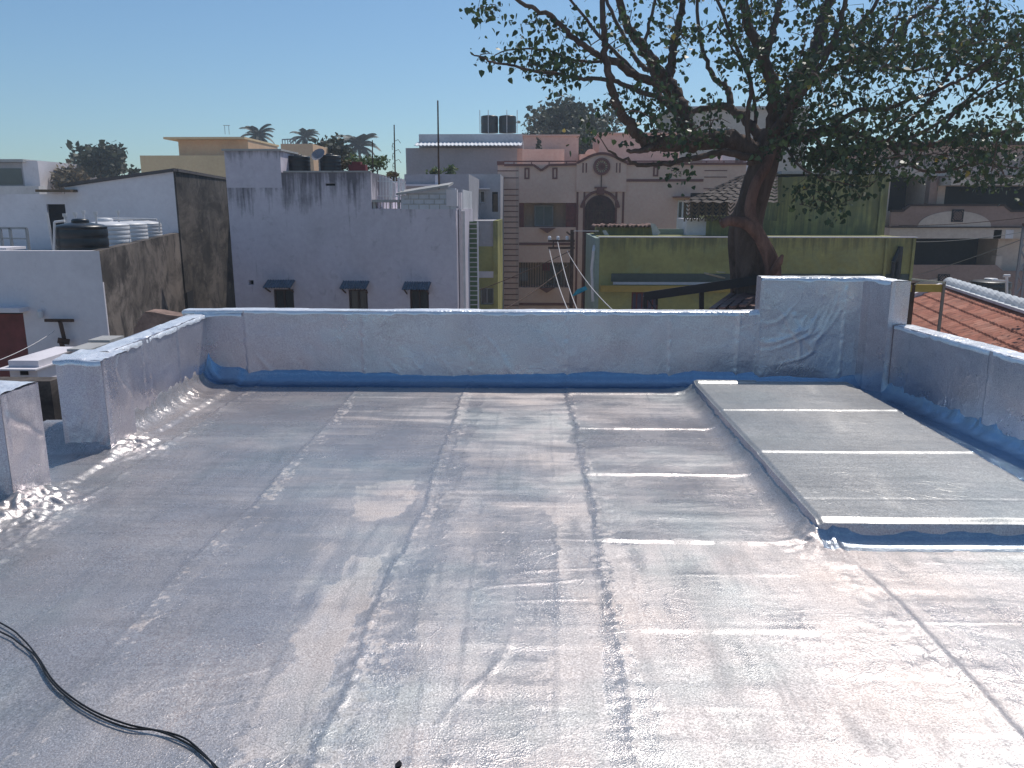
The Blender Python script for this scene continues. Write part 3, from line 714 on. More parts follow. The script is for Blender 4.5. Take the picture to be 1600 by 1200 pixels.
wa, wb = SU(284), SU(299); wz0, wz1 = at(273,487,wa[1]).z, at(273,457,wa[1]).z
g = MB(); g.prism([tuple(wa+n*.06),tuple(wa+n*.075),tuple(wb+n*.075),tuple(wb+n*.06)], wz0, wz1); wn_ = g.build('window', M['dark'], t)
g = MB(); g.prism([tuple(wa+n*.06-[0,.1]),tuple(wa+n*.16-[0,.1]),tuple(wb+n*.16),tuple(wb+n*.06)], wz0-.09, wz0-.004); g.build('sill', P['concrete'], wn_)
g = MB(); g.prism([(xs0-.1,23.9),(K1.x+.06,23.9),(K1.x+.06,24.15),(xs0-.1,24.15)], [zt0+.002,zt1+.002,zt1+.002,zt0+.002], [zt0+.09,zt1+.09,zt1+.09,zt0+.09])
g.prism([(K1.x-.1,24.151),(K1.x+.08,24.15),(bk.x+.08,31.5),(bk.x-.1,31.5)], zt1+.002, zt1+.09)
g.build('coping', plaster('sooty_coping', (.10,.09,.09), amt=.8), t)
g = MB(); g.prism([(F.x(68),23.6),(F.x(122),23.6),(F.x(122),23.98),(F.x(68),23.98)], F.z(300), F.z(296)); g.build('hood', M['wood'], t)
# railing on the terrace
g = MB(); Fr = Fac(19.0, 370)
for px in (2, 17, 43): g.bar((Fr.x(px),19,Fr.z(398)),(Fr.x(px),19,Fr.z(357)),.05)
g.bar((Fr.x(-40),19,Fr.z(357)),(Fr.x(43),19,Fr.z(357)),.05); g.bar((Fr.x(-40),19,Fr.z(372)),(Fr.x(43),19,Fr.z(374)),.03)
g.build('railing', M['steel'], t)
g = MB(); g.box(at(-60,387,15.2).x, at(20,387,15.2).x, 15.0, 15.6, at(0,391,15).z, at(0,387,15).z); g.build('slab_ledge', P['white'], t)
# T bracket, lamp
g = MB(); Fb = Fac(13.93, 500); g.bar((Fb.x(72),13.9,Fb.z(503)),(Fb.x(116),13.9,Fb.z(503)),.05); g.bar((Fb.x(95),13.9,Fb.z(503)),(Fb.x(99),13.9,Fb.z(538)),.05)
g.bar((Fb.x(93),13.8,Fb.z(533)),(Fb.x(106),13.9,Fb.z(537)),.09); g.bar((Fb.x(98),13.8,Fb.z(535)),(Fb.x(97),13.85,Fb.z(545)),.06); g.build('bracket', M['rust'], t)
g = MB(); g.lathe([(.02,0),(.05,.01),(.05,.12),(.03,.15),(.02,.16)], (Fb.x(64),13.92,Fb.z(500)), 10); g.build('wall_lamp', M['pvc'], t)

def water_tank(name, label, c, r, h, mat, ribs, group, lid=True, lid_mat=None):
    t = thing(name, label, 'water tank', c, group)
    pr = [(r*.97, 0), (r, .03)]
    n = ribs
    for i in range(n):
        z0 = .06+(h*.85)*i/n; dz = h*.85/n
        pr += [(r*.985, z0), (r, z0+dz*.2), (r, z0+dz*.75), (r*.97, z0+dz*.95)]
    pr += [(r, h*.90), (r*.98, h*.925), (r*.86, h*.955), (r*.45, h*.99), (r*.3, h)]
    g = MB(); g.lathe(pr, c, 32); g.build('tank_body', mat, t, True)
    if lid:
        g = MB(); g.lathe([(r*.33,h*.985),(r*.34,h*1.03),(r*.30,h*1.06),(r*.1,h*1.07)], c, 20); g.build('lid', lid_mat or mat, t, True)
    return t
zb = .42-.02
for k, (px, Yt, m, lb) in enumerate(((128,15.0,'tank_black','dark water tank, nearest in the row on the white house terrace'),(167,17.3,'tank_white','white ribbed water tank right behind the dark one on the left terrace'),
        (199,19.5,'tank_white','middle of the three white ribbed water tanks on the left terrace'),(225,21.8,'tank_white','farthest of the three white ribbed water tanks, against the grey wall'))):
    c = at(px, 370, Yt); top = at(px, (343,342,342,342)[k], Yt).z
    tk = water_tank('water_tank', lb, (c.x, Yt, zb), (.45,.47,.47,.47)[k], (top-zb)/1.05, M[m], 5 if k == 0 else 9, 'water tanks in a row on the left terrace')
t = thing('water_pipes', 'white plumbing pipes and vents linking the row of tanks at left', 'pipes', (at(85,392,14.6).x, 14.6, zb))
for k, (px, py, Yt) in enumerate(((101,336,15.5),(117,334,16.4),(130,331,17.0),(149,333,16.6),(184,331,18.3))):
    p = at(px, py, Yt); g = MB(); g.tube([(p.x,Yt,zb+.6),(p.x,Yt,p.z-.03)], .022, 8); g.tube([(p.x,Yt,p.z-.03),(p.x,Yt,p.z+.03)], .04, 8); g.build('vent_pipe', M['pvc'], t)
for (a, b, Yt) in (((149,341),(245,343),17.6),((85,347),(101,345),14.6),((85,347),(85,392),14.6),((249,343),(249,362),21.3),((73,332),(84,391),14.7)):
    g = MB(); g.tube([at(*a, Yt), at(*b, Yt)], .022, 8); g.build('pipe', M['pvc'], t)

# added dark wall filling the alley gap, its shade put into the colour
g = MB(); a, b = at(325, 285, 32), at(375, 300, 32); g.prism([(a.x-1,32),(b.x+2,32),(b.x+2,32.3),(a.x-1,32.3)], GROUND, at(345,292,32).z)
tag(g.build('gap_filler_wall', P['gap_dark']), 'added dark wall for shade in the narrow gap left of the lavender grey house', 'wall')

# ================= lavender grey house (centre left)
Y0 = 22.0; F = Fac(Y0, 380)
t = thing('house', 'wide lavender grey house with small tin awnings and a stained parapet', 'house', (F.x(540), 25, GROUND))
xa, xb, xc, xd = F.x(361), F.x(583), F.x(628), F.x(713)
zt, zs, zg0, zg1 = F.z(269), F.z(326), F.z(306), F.z(293)
wins = [(422,454),(541,571),(638,668)]
holes = [(F.x(a),F.x(b),F.z(512),F.z(453),.3) for a,b in wins]
body_g = MB()
vents = [(F.x(410),F.x(424),F.z(290),F.z(286.5),.2),(F.x(513),F.x(528),F.z(290),F.z(286.5),.2),(F.x(384),F.x(392),F.z(446),F.z(439),.2)]
body(body_g, xa, xb, GROUND, zt, Y0, 6, holes[:2]+vents)
body(body_g, xb, xc, GROUND, zs, Y0, 6); body(body_g, xc, xd, GROUND, zg0-.35, Y0, 6, holes[2:])
body_g.build('wall', [P['lav'], M['dark']], t)
g = MB(); g.xz([(xc,zg0-.35),(xd,zg0-.35),(xd,zg1-.02),(F.x(703),zg1),(xc,zg0)], Y0+.001, Y0+.2); g.build('gable_wall', P['block'], t)
g = MB()      # block joints, real raised mortar courses
for k, py in enumerate((303,311,319)):
    g.box(F.x(632+2*(2-k)), xd-.1, Y0-.008, Y0+.004, F.z(py)-.012, F.z(py)+.012)
    for px in range(640+8*(k%2), 705, 16): g.box(F.x(px)-.01, F.x(px)+.01, Y0-.008, Y0+.004, F.z(py+8), F.z(py)-.013)
g.build('mortar_joints', P['concrete'], t)
g = MB(); g.add([(xc-.1,Y0-.12,zg0+.01),(F.x(703),Y0-.12,zg1+.01),(F.x(703),Y0+1.2,zg1+.12),(xc-.1,Y0+1.2,zg0+.12),(xc-.1,Y0-.12,zg0+.07),(F.x(703),Y0-.12,zg1+.07),(F.x(703),Y0+1.2,zg1+.18),(xc-.1,Y0+1.2,zg0+.18)],
    [(0,3,2,1),(4,5,6,7),(0,1,5,4),(1,2,6,5),(2,3,7,6),(3,0,4,7)]); g.build('roof_sheet', P['concrete'], t)
# tower / stair head
xt = F.x(446); ztw = F.z(235)
g = MB(); g.box(xa-.001, xt, Y0-.003, Y0+1.5, zt-.4, ztw); g.build('stair_tower', plaster('tower_plaster', (.60,.55,.61), (.06,.06,.07), .45, ztop=3.3, run=.7), t)
g = MB(); g.box(xa-.05, xt+.05, Y0-.05, Y0+1.55, ztw+.001, ztw+.05); g.box(xt+.06, xb, Y0-.03, Y0+.16, zt+.001, zt+.04); g.build('coping', P['concrete'], t)
for n, (a, b) in enumerate(wins):
    wx0, wx1, wz0_, wz1_ = F.x(a), F.x(b), F.z(512), F.z(453)
    window(t, wx0, wx1, wz0_, wz1_, Y0, plain('dark_window_frame%d'%n, (.05,.03,.03), .6), M['glass'], 2, .12, .05)
    # corrugated tin awning
    ax0, ax1, az1, az0 = F.x(a-9), F.x(b+3), F.z(438+n*1.2), F.z(448+n*1.2)
    aw = MB(); m = 40; vs = []
    for i in range(m+1):
        x = ax0+(ax1-ax0)*i/m; rz = .014*math.sin(i*math.pi*.55)
        vs += [(x+.03,Y0-.02,az1+rz),(x,Y0-.42,az0+rz)]
    aw.add(vs, [(2*i,2*i+1,2*i+3,2*i+2) for i in range(m)]); aw.add([(v[0],v[1],v[2]-.012) for v in vs], [(2*i+2,2*i+3,2*i+1,2*i) for i in range(m)])
    ao = aw.build('awning', plain('blue_grey_tin%d'%n, (.13,.17,.22), .5, .3, .3), t)
    for x in (ax0+.08, ax1-.05): br = MB(); br.bar((x,Y0-.40,az0-.02),(x,Y0,az0-.16),.03); br.bar((x,Y0-.40,az0-.02),(x,Y0,az1-.02),.02); br.build('bracket', M['rust'], ao)
# side structures at the right end (weathered rear wing)
g = MB(); Fw = Fac(24.5, 380); g.box(xd-.02, Fw.x(722), 24.5, 28, GROUND, Fw.z(296)); g.build('rear_wing', plaster('peeling_white_plaster', (.6,.6,.62), (.04,.04,.04), .85), t)
g = MB(); g.box(xd-.25, xd+.04, Y0-.03, Y0+.25, F.z(322), F.z(296)); g.box(xd+.02, xd+.1, Y0+.6, Y0+.9, GROUND, F.z(300)); g.build('corner_blocks', P['white'], t)
g = MB(); g.tube([(xd+.16,Y0+.4,GROUND),(xd+.16,Y0+.4,F.z(330))], .05, 10); g.build('drain_pipe', M['pvc'], t)
# rail and grille in the slot
g = MB()
for i in range(9): x = xb+.06+i*.085; g.tube([(x,Y0+.9,zs),(x+.02,Y0+.9,F.z(272+i*.6))], .012, 6)
for z in (zs+.35, zs+.75): g.tube([(xb,Y0+.9,z),(xb+.8,Y0+.9,z-.03)], .013, 6)
for px, pt in ((609,283),(622,275),(628,285)): g.tube([(F.x(px),Y0+.3,zs-.1),(F.x(px+2),Y0+.3,F.z(pt))], .022, 6)
g.build('railing', M['white'], t)
g = MB(); g.box(xb+.02, xc-.02, Y0-.05, Y0+.9, F.z(316), F.z(312)); g.box(xb+.03,xb+.1,Y0+.02,Y0+.1,zs,F.z(316)); g.box(xc-.1,xc-.03,Y0+.02,Y0+.1,zs,F.z(316)); g.build('ledge_slab', P['concrete'], t)
g = MB(); g.xz([(xb+.0,zs+.2),(xb+.42,zs+.2),(xb+.45,F.z(285)),(xb+.3,F.z(276)),(xb+.0,F.z(271))], Y0+1.2, Y0+1.3); g.build('broken_panel', P['white'], t)

for px, lb, r_, hh in ((467,'black water tank beside the stair tower of the grey house',.33,.5),(516,'black water tank right of the satellite dish on the grey house',.31,.52)):
    c = at(px, 268, Y0+1.0); water_tank('water_tank', lb, (c.x, Y0+1.0, c.z-.05), r_, hh-.02, M['tank_black'], 4, 'black water tanks on the grey house')
# satellite dish
c = at(498, 243, Y0+.6); t = thing('satellite_dish', 'round grey satellite dish between two black tanks on the grey parapet', 'satellite dish', (c.x, Y0+.6, zt))
g = MB(); b0 = []; nr = 6; N = 28; ax = Vector((-.25,-.75,.6)).normalized(); u = ax.orthogonal().normalized(); v = ax.cross(u); vs = [tuple(c)]; fs = []
for i in range(1, nr+1):
    for k in range(N):
        a = 2*math.pi*k/N; rr = .2*i/nr; q = Vector(c)+(u*math.cos(a)+v*math.sin(a))*rr+ax*(.05*(i/nr)**2); vs.append(tuple(q))
for k in range(N): fs.append((0, 1+k, 1+(k+1) % N))
for i in range(nr-1):
    for k in range(N): fs.append((1+i*N+k, 1+(i+1)*N+k, 1+(i+1)*N+(k+1)%N, 1+i*N+(k+1)%N))
g.add(vs, fs); g.build('dish', plain('dish_grey', (.22,.22,.25), .5), t, True)
g = MB(); g.tube([(c.x,Y0+.66,zt),(c.x,Y0+.64,c.z)], .02, 8); g.tube([(c.x,Y0+.62,c.z-.15), tuple(Vector(c)+ax*.22)], .009, 6); g.build('mast', M['steel'], t)

# poles / masts
def mast(px, ytop, ybot, Y, r, label, extra=None):
    a = at(px, ybot, Y); b = at(px, ytop, Y); g = MB(); g.tube([(a.x,Y,a.z),(a.x,Y,(a.z+b.z)/2),(a.x+.01,Y,b.z)], [r,r*.9,r*.7], 8)
    if extra: extra(g, a, b)
    tag(g.build('pole', M['rust']), label, 'pole')
mast(687, 157, 342, 23.0, .028, 'tall thin iron pole rising above the gabled end of the grey house')
def snag(g, a, b):
    for k in range(9):
        z = b.z-.45-.09*k; an = k*2.1; g.tube([(a.x,a.y,z),(a.x+.11*math.cos(an),a.y+.1*math.sin(an),z+.05),(a.x+.16*math.cos(an),a.y+.1,z-.04)], .008, 5)
mast(618, 195, 285, 23.5, .022, 'thin crooked antenna pole with wire scraps near the white railing', snag)
mast(583, 219, 268, 23.0, .02, 'short thin pole at the right end of the grey parapet')

# screen / ladder strip, green-white narrow house
F2 = Fac(26.5, 400)
t = thing('lattice_screen', 'tall narrow green mesh screen with horizontal bars beside the grey house', 'screen', (F2.x(737), 26.5, GROUND))
g = MB(); a,b = F2.x(726), F2.x(748); g.box(a,a+.05,26.45,26.5,GROUND,F2.z(346)); g.box(b-.05,b,26.45,26.5,GROUND,F2.z(346)); g.build('frame', M['white'], t)
g = MB(); z = F2.z(520)
while z < F2.z(347): g.box(a+.05,b-.05,26.46,26.49,z,z+.03); z += .155
g.build('bars', M['pvc'], t)
g = MB(); g.box(a+.02,b-.02,26.52,26.56,GROUND,F2.z(346)); g.build('mesh_panel', P['moss'], t)
F3 = Fac(33, 400)
t = thing('house', 'narrow house with green and whitish walls squeezed left of the pink building', 'house', (F3.x(760), 34, GROUND))
g = MB(); wq = (F3.x(750),F3.x(771),F3.z(476),F3.z(450)); body(g, F3.x(735), F3.x(772), GROUND, F3.z(385), 33, 5, [(*wq,.3)]); g.build('lower_wall', [P['green'], M['dark']], t)
window(t, *wq, 33, M['steel'], M['glass'], 2)
g = MB(); g.box(F3.x(735), F3.x(772), 33.02, 38, F3.z(385), F3.z(345)); g.build('upper_wall', P['grey'], t)
g = MB(); g.box(F3.x(771), F3.x(778), 32.9, 38, GROUND, F3.z(345)); g.build('side_pier', P['green'], t)
g = MB(); g.box(F3.x(742), F3.x(772), 32.97, 33.0, F3.z(434), F3.z(424)); g.build('band', P['white'], t)

# ================= mid grey wing + far grey building with tanks
F4 = Fac(31, 320)
t = thing('house', 'low pale grey roof building with weeds on its parapet, under the big grey building', 'house', (F4.x(690), 34, GROUND))
g = MB(); body(g, F4.x(633), F4.x(733), GROUND, F4.z(272), 31, 6); g.build('wall', P['grey'], t)
g = MB(); g.box(F4.x(632),F4.x(690),30.7,31,F4.z(291),F4.z(288)); g.box(F4.x(681),F4.x(688),30.9,31,F4.z(291),F4.z(274)); g.build('ledge', P['white'], t)
F5 = Fac(37, 320)
wq = [(F5.x(735),F5.x(758),F5.z(317),F5.z(298),.2),(F5.x(769),F5.x(778),F5.z(331),F5.z(300),.2),(F5.x(733),F5.x(737),F5.z(290),F5.z(278),.1)]
t = thing('house', 'grey rear wall with a small sliding window left of the pink building', 'house', (F5.x(755), 38, GROUND))
g = MB(); body(g, F5.x(725), F5.x(782), GROUND, F5.z(272), 37, 4, wq); g.build('wall', [P['grey'], M['dark']], t)
window(t, *wq[0][:4], 37, M['white'], M['glass'], 3)
g = MB(); F5.box(g, 730, 296, 766, 294, .5); g.build('sunshade', P['white'], t)
g = MB(); g.box(*[F5.x(769)+.05,F5.x(778)-.02],37.1,37.15,F5.z(331),F5.z(303)); g.build('door', M['wood'], t)
F6 = Fac(52, 240)
t = thing('apartment_building', 'large plain grey building with a white corrugated awning and dark tanks on top', 'building', (F6.x(725), 58, GROUND))
g = MB(); g.box(F6.x(634), F6.x(808), 52, 62, GROUND, F6.z(231)); g.build('wall', P['grey'], t)
g = MB(); g.box(F6.x(653), F6.x(817), 52.6, 62, F6.z(232), F6.z(208)); g.build('upper_wall', plaster('pale_grey_plaster', (.5,.5,.53), amt=.4), t)
g = MB(); m = 90; vs = []
for i in range(m+1):
    x = F6.x(650)+(F6.x(816)-F6.x(650))*i/m; rz = .03*math.sin(i*1.9); vs += [(x,52.59,F6.z(221)+rz),(x,51.3,F6.z(228)+rz),(x,51.3,F6.z(229)+rz)]
g.add(vs, [(3*i,3*i+1,3*i+4,3*i+3) for i in range(m)]+[(3*i+1,3*i+2,3*i+5,3*i+4) for i in range(m)]); g.build('awning', M['white'], t)
g = MB(); g.box(F6.x(808),F6.x(817),51.99,60,GROUND,F6.z(232)); g.build('side_wall', P['pinkgrey'], t)
for px, lb in ((765,'left of two dark tanks standing on the large grey building'),(793,'right of two dark tanks standing on the large grey building')):
    c = at(px, 208, 54); water_tank('water_tank', lb, (c.x, 54, c.z), .56, at(px,180,54).z-c.z, M['tank_black'], 2, 'dark tanks on the large grey building', False)
t = thing('tank_pipes', 'thin vertical pipes around the two dark rooftop tanks', 'pipes', (at(780,208,53.3).x, 53.3, at(780,208,53.3).z))
for px in (750, 763, 792, 808): p = at(px,208,53.3); g = MB(); g.tube([(p.x,53.3,p.z),(p.x,53.3,at(px,172,53.3).z)], .025, 6); g.build('pipe', M['pvc'], t)

# far left / yellow / peach buildings
F7 = Fac(56, 270)
t = thing('house', 'hazy far off white house at the left edge with a grey roof slab', 'house', (F7.x(20), 60, GROUND))
g = MB(); g.box(F7.x(-80), F7.x(38), 56, 64, GROUND, F7.z(253)); g.build('wall', P['grey'], t)
g = MB(); g.box(F7.x(38), F7.x(62), 55.9, 64, GROUND, F7.z(250)); g.build('stair_tower', P['white'], t)
g = MB(); g.box(F7.x(-80), F7.x(45), 55.5, 64, F7.z(252.5), F7.z(248)); g.build('roof_slab', P['concrete'], t)
g = MB(); g.box(F7.x(-80), F7.x(78), 54.5, 55.4, GROUND, F7.z(291)); g.build('parapet', plaster('peeling_white_parapet', (.6,.58,.58), amt=.7), t)
g = MB(); g.box(F7.x(-5), F7.x(34), 55.95, 56.0, F7.z(288), F7.z(262)); g.build('window', M['glass'], t)
F8 = Fac(46, 240)
t = thing('house', 'cream yellow flat roofed house with an overhanging roof slab', 'house', (F8.x(300), 50, GROUND))
g = MB(); g.box(F8.x(218), F8.x(357), 46, 53, GROUND, F8.z(242)); g.build('lower_wall', P['cream'], t)
g = MB(); g.box(F8.x(262), F8.x(374), 47.5, 53, F8.z(243), F8.z(214)); g.build('upper_wall', P['peach'], t)
g = MB(); g.box(F8.x(246), F8.x(375), 46.9, 53.2, F8.z(214)+.003, F8.z(210.5)); g.build('roof_slab', P['cream'], t)
g = MB(); p = at(355,210,48)
for dx in (-.12,.12): g.tube([(p.x+dx,48,p.z),(p.x+dx,48,p.z+.5)], .015, 5)
g.tube([(p.x-.2,48,p.z+.5),(p.x+.2,48,p.z+.5)], .015, 5); g.build('antenna', M['steel'], t)
F9 = Fac(40, 235)
t = thing('house', 'small peach coloured roof room with a railing behind the stair tower', 'house', (F9.x(463), 42, GROUND))
g = MB(); g.box(F9.x(439), F9.x(489), 40, 46, GROUND, F9.z(224)); g.build('wall', P['peach'], t)
g = MB(); g.bar((F9.x(441),40.1,F9.z(217)),(F9.x(462),40.1,F9.z(216)),.05)
for k in range(6): x = F9.x(441+k*4.2); g.bar((x,40.1,F9.z(224)),(x,40.1,F9.z(216.5)),.035)
g.build('railing', M['steel'], t)

# ================= pink apartment building
Y0 = 41.0; F = Fac(Y0, 360)
t = thing('apartment_building', 'pink three storey apartment block with brown trim, round window and arched entrance bay', 'building', (F.x(970), 46, GROUND))
zt = F.z(258)
up = (F.x(811),F.x(900),F.z(355),F.z(317),1.3); lo = (F.x(811),F.x(897),F.z(449),F.z(410),1.3)
rwn = (F.x(1057),F.x(1074),F.z(342),F.z(313),.3)
ar = (F.x(912.5),F.x(960),F.z(470),F.z(330),.5)
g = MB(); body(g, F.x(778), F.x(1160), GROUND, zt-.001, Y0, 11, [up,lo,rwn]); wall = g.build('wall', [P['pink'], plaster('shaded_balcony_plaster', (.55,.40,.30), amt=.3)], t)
# central gable panel
pts = []
for i in range(33):
    px = 899+(976-899)*i/32; u = (px-937.5)/38.5; py = 256-14.5*max(0, math.cos(u*math.pi/2))**1.2; pts.append((F.x(px), F.z(py)))
g = MB(); g.xz([(F.x(976),F.z(300)),(F.x(899),F.z(300))][::-1]+pts[::-1], Y0-.10, Y0+.15); g.build('centre_gable', P['pink'], t)
g = MB()
for i in range(32): a, b = pts[i], pts[i+1]; g.bar((a[0],Y0-.02,a[1]+.04),(b[0]+.01,Y0-.02,b[1]+.04),.32,.12)
cp = [(788,258),(833,258),(845,266.5),(857,258),(899,257)]
for a, b in zip(cp[:-1], cp[1:]): g.bar((F.x(a[0]),Y0-.03,F.z(a[1])),(F.x(b[0]),Y0-.03,F.z(b[1])),.14,.11)
g.bar((F.x(976),Y0,F.z(256)),(F.x(1160),Y0,F.z(256)),.2,.12); g.box(F.x(777),F.x(788),Y0-.1,Y0+.2,F.z(258),F.z(252)); g.build('parapet_trim', M['brown'], t)
g = MB()
for (x0,x1) in ((788,899),(976,1160)):
    g.bar((F.x(x0),Y0+.1,F.z(252)),(F.x(x1),Y0+.1,F.z(252)),.06)
    for px in range(x0+15, x1, 27): g.bar((F.x(px),Y0+.1,F.z(258)),(F.x(px),Y0+.1,F.z(252)),.05)
g.build('parapet_rail', M['brown'], t)
g = MB()
for py in (267,278,296,305,313.5,322,330.5,339,347,356,364.5,373,381.5,390,399,407.5,416,425,434,442.5,451,460,468.5,477,486):
    g.box(F.x(777.5), F.x(810), Y0-.02, Y0+.02, F.z(py)-.022, F.z(py)+.022)
for py in (267,277,295,304): g.box(F.x(1096), F.x(1131), Y0-.02, Y0+.02, F.z(py)-.022, F.z(py)+.022)
g.build('pier_grooves', M['brown'], t)
g = MB(); F.outline(g,819,262,827,280,.08); F.outline(g,862,262,870,280,.08); F.outline(g,1017,260,1025,276,.08)
for px in (908,913,959.5,964.5): F.box(g, px, 255, px+2, 270, .12)
F.outline(g, 900, 286, 913.5, 520, .10); F.outline(g, 960, 286, 974, 520, .10)
F.box(g,811,379,898,383); F.box(g,811,473,898,477); F.box(g,976,280,1095,284); F.box(g,1049,307,1086,309,.5)
g.build('wall_trim', M['brown'], t)
g = MB(); F.box(g,903,289,910.5,320,.05)  # panel lights
g.build('panel', P['pink'], t)
# triangular brackets
for (x,y) in ((855,356),(855,449)):
    g = MB(); g.xz([(F.x(x-13),F.z(y)),(F.x(x),F.z(y+8)),(F.x(x+13),F.z(y))], Y0-.2, Y0-.001); g.build('balcony_bracket', M['brown'], t)
def cyl_y(mb, c, r0, r1, y0, y1, n=32, a0=0, a1=2*math.pi):
    """ring (r0 inner) with its axis along Y"""
    full = abs(a1-a0-2*math.pi) < 1e-6; m = n if full else n+1; vs = []
    for k in range(m):
        a = a0+(a1-a0)*k/n; ca, sa = math.cos(a), math.sin(a)
        vs += [(c[0]+r0*ca,y0,c[1]+r0*sa),(c[0]+r1*ca,y0,c[1]+r1*sa),(c[0]+r1*ca,y1,c[1]+r1*sa),(c[0]+r0*ca,y1,c[1]+r0*sa)]
    fs = []
    for k in range(n):
        i, j = 4*k, 4*((k+1) % m)
        fs += [(i,j,j+1,i+1),(i+1,j+1,j+2,i+2),(i+3,i+2,j+2,j+3),(i,i+3,j+3,j)]
    mb.add(vs, fs)
cc = (F.x(937.5), F.z(260.5)); rr = F.x(950.5)-cc[0]
g = MB(); cyl_y(g, cc, rr-.13, rr, Y0-.2, Y0-.05); rw_ = g.build('round_window', M['brown'], t)
g = MB(); cyl_y(g, cc, .0, rr-.131, Y0-.13, Y0-.101); g.build('pane', plain('stained_glass', (.75,.62,.42), .4, 0, .5, 9), rw_)
g = MB()
for k in range(8): a = k*math.pi/8; g.bar((cc[0]-rr*.85*math.cos(a),Y0-.16,cc[1]-rr*.85*math.sin(a)),(cc[0]+rr*.85*math.cos(a),Y0-.16,cc[1]+rr*.85*math.sin(a)),.035)
cyl_y(g, cc, .10, .17, Y0-.175, Y0-.14, 20); g.build('spokes', M['brown'], rw_)
g = MB(); g.bar((cc[0],Y0-.11,cc[1]-rr),(cc[0],Y0-.11,F.z(297)),.05); g.build('wire_drop', M['rust'], t)
# arched bay
ca = (F.x(936.5), F.z(329)); ra = F.x(960)-ca[0]
g = MB(); g.box(ca[0]-ra,ca[0]+ra,Y0-.06,Y0+.0,F.z(520),ca[1]); cyl_y(g, ca, 0, ra, Y0-.06, Y0, 24, 0, math.pi); arch = g.build('arched_window', plain('carved_dark_grille', (.07,.03,.028), .7, 0, .7, 6), t)
g = MB(); cyl_y(g, ca, ra+.12, ra+.25, Y0-.12, Y0, 24, .15, math.pi-.15); g.box(ca[0]-.18,ca[0]+.18,Y0-.18,Y0,ca[1]+ra+.02,ca[1]+ra+.32); g.box(ca[0]-.3,ca[0]+.3,Y0-.2,Y0-.001,ca[1]+ra+.322,ca[1]+ra+.40); g.build('arch_surround', M['brown'], t)
g = MB()
for k in range(5): x = ca[0]-ra+.15+k*(2*ra-.3)/4; g.box(x-.03,x+.03,Y0-.085,Y0-.06,F.z(520),ca[1]+.35)
for k in range(9): z = ca[1]-.45*k; g.box(ca[0]-ra+.02,ca[0]+ra-.02,Y0-.083,Y0-.061,z-.025,z+.025)
for k in range(3): cyl_y(g, (ca[0],ca[1]-.3-.9*k), .18, .24, Y0-.10, Y0-.061, 16)
g.build('grille', M['rust'], arch)
# balconies
for (hx, sh) in ((up,1),(lo,0)):
    x0,x1,z0,z1 = hx[:4]
    d = MB(); yy = Y0+1.2
    if sh:
        g = MB(); g.box(x0+.01,x0+.24,Y0+.05,Y0+.16,z0,z1); g.build('shutter', M['maroon'], t); g = MB(); g.box(x1-.52,x1-.01,Y0+.05,Y0+.16,z0,z1); g.build('shutter', M['maroon'], t)
        window(t, F.x(835), F.x(865), z0+.02, z1-.12, Y0+1.0, M['steel'], plain('curtained_glass',(.13,.17,.18),.2), 2, .1, .06, 'balcony_door')
    else:
        g = MB(); bars(g, x0, x1, z0, z1, Y0+.08, 22, 2, .014); g.build('window_bars', M['rust'], t)
        g = MB(); g.box(x0+.02,x0+.45,Y0+.5,Y0+.56,z0+.3,z1-.3); g.build('washing', plain('pale_cloth',(.3,.3,.33),.9), t)
        g = MB(); g.box(F.x(848),F.x(860),Y0+.5,Y0+.55,F.z(424),z1-.05); g.build('washing', plain('red_cloth',(.22,.02,.03),.9), t)
        window(t, F.x(855), F.x(880), z0+.02, z1-.12, Y0+1.0, M['steel'], M['glass'], 2, .1, .06, 'balcony_door')
window(t, *rwn[:4], Y0, M['white'], M['glass'], 2, .12, .08)
g = MB(); g.tube([(F.x(786),Y0-.08,GROUND),(F.x(786),Y0-.08,F.z(380))], .05, 8); g.build('drain_pipe', plain('orange_pipe', (.35,.15,.08), .6), t)
g = MB(); g.box(F.x(806),F.x(811),Y0-.005,Y0+.02,F.z(520),F.z(260)); g.build('expansion_joint', P['pinkgrey'], t)
# roof rooms behind
Fr = Fac(46, 230)
for x0,x1,y0,m,nm in ((818,904,213,'pinkgrey','roof_room'),(936,1062,210,'pinkgrey','roof_room')):
    g = MB(); g.box(Fr.x(x0),Fr.x(x1),46,51,zt-.5,Fr.z(y0)); g.box(Fr.x(x0)-.06,Fr.x(x1)+.06,45.9,51.1,Fr.z(y0)+.002,Fr.z(y0)+.08); g.build(nm, P[m], t)
g = MB(); g.box(Fr.x(817),Fr.x(880),44,45.6,zt-.5,Fr.z(237)); g.build('stair_cover', P['pink'], t)
g = MB(); g.box(Fr.x(905),Fr.x(936),45.5,46.5,zt-.5,Fr.z(242)); cyl_y(g, (Fr.x(922),Fr.z(243)), 0, .30, 45.4, 45.6, 20, 0, math.pi); g.build('arched_parapet', P['pink'], t)

# ================= white building glimpsed behind the tree
F = Fac(50, 260)
t = thing('house', 'whitish blue house partly hidden by the big tree trunk', 'house', (F.x(1170), 52, GROUND))
wq = [(F.x(1148),F.x(1162),F.z(258),F.z(246),.2)]
g = MB(); body(g, F.x(1128), F.x(1215), GROUND, F.z(240), 50, 6, wq); g.build('wall', [P['white'], M['dark']], t); window(t, *wq[0][:4], 50, M['steel'], M['glass'], 2)
F = Fac(62, 200)
t = thing('apartment_building', 'cream flat building with a window seen through the middle of the big tree', 'building', (F.x(1120), 66, GROUND))
wq = [(F.x(1120),F.x(1142),F.z(210),F.z(200),.2)]
g = MB(); body(g, F.x(1050), F.x(1262), GROUND, F.z(172), 62, 8, wq); g.build('wall', [plaster('far_cream_plaster', (.42,.40,.36), amt=.35), M['dark']], t); window(t, *wq[0][:4], 62, M['white'], M['glass'], 2)
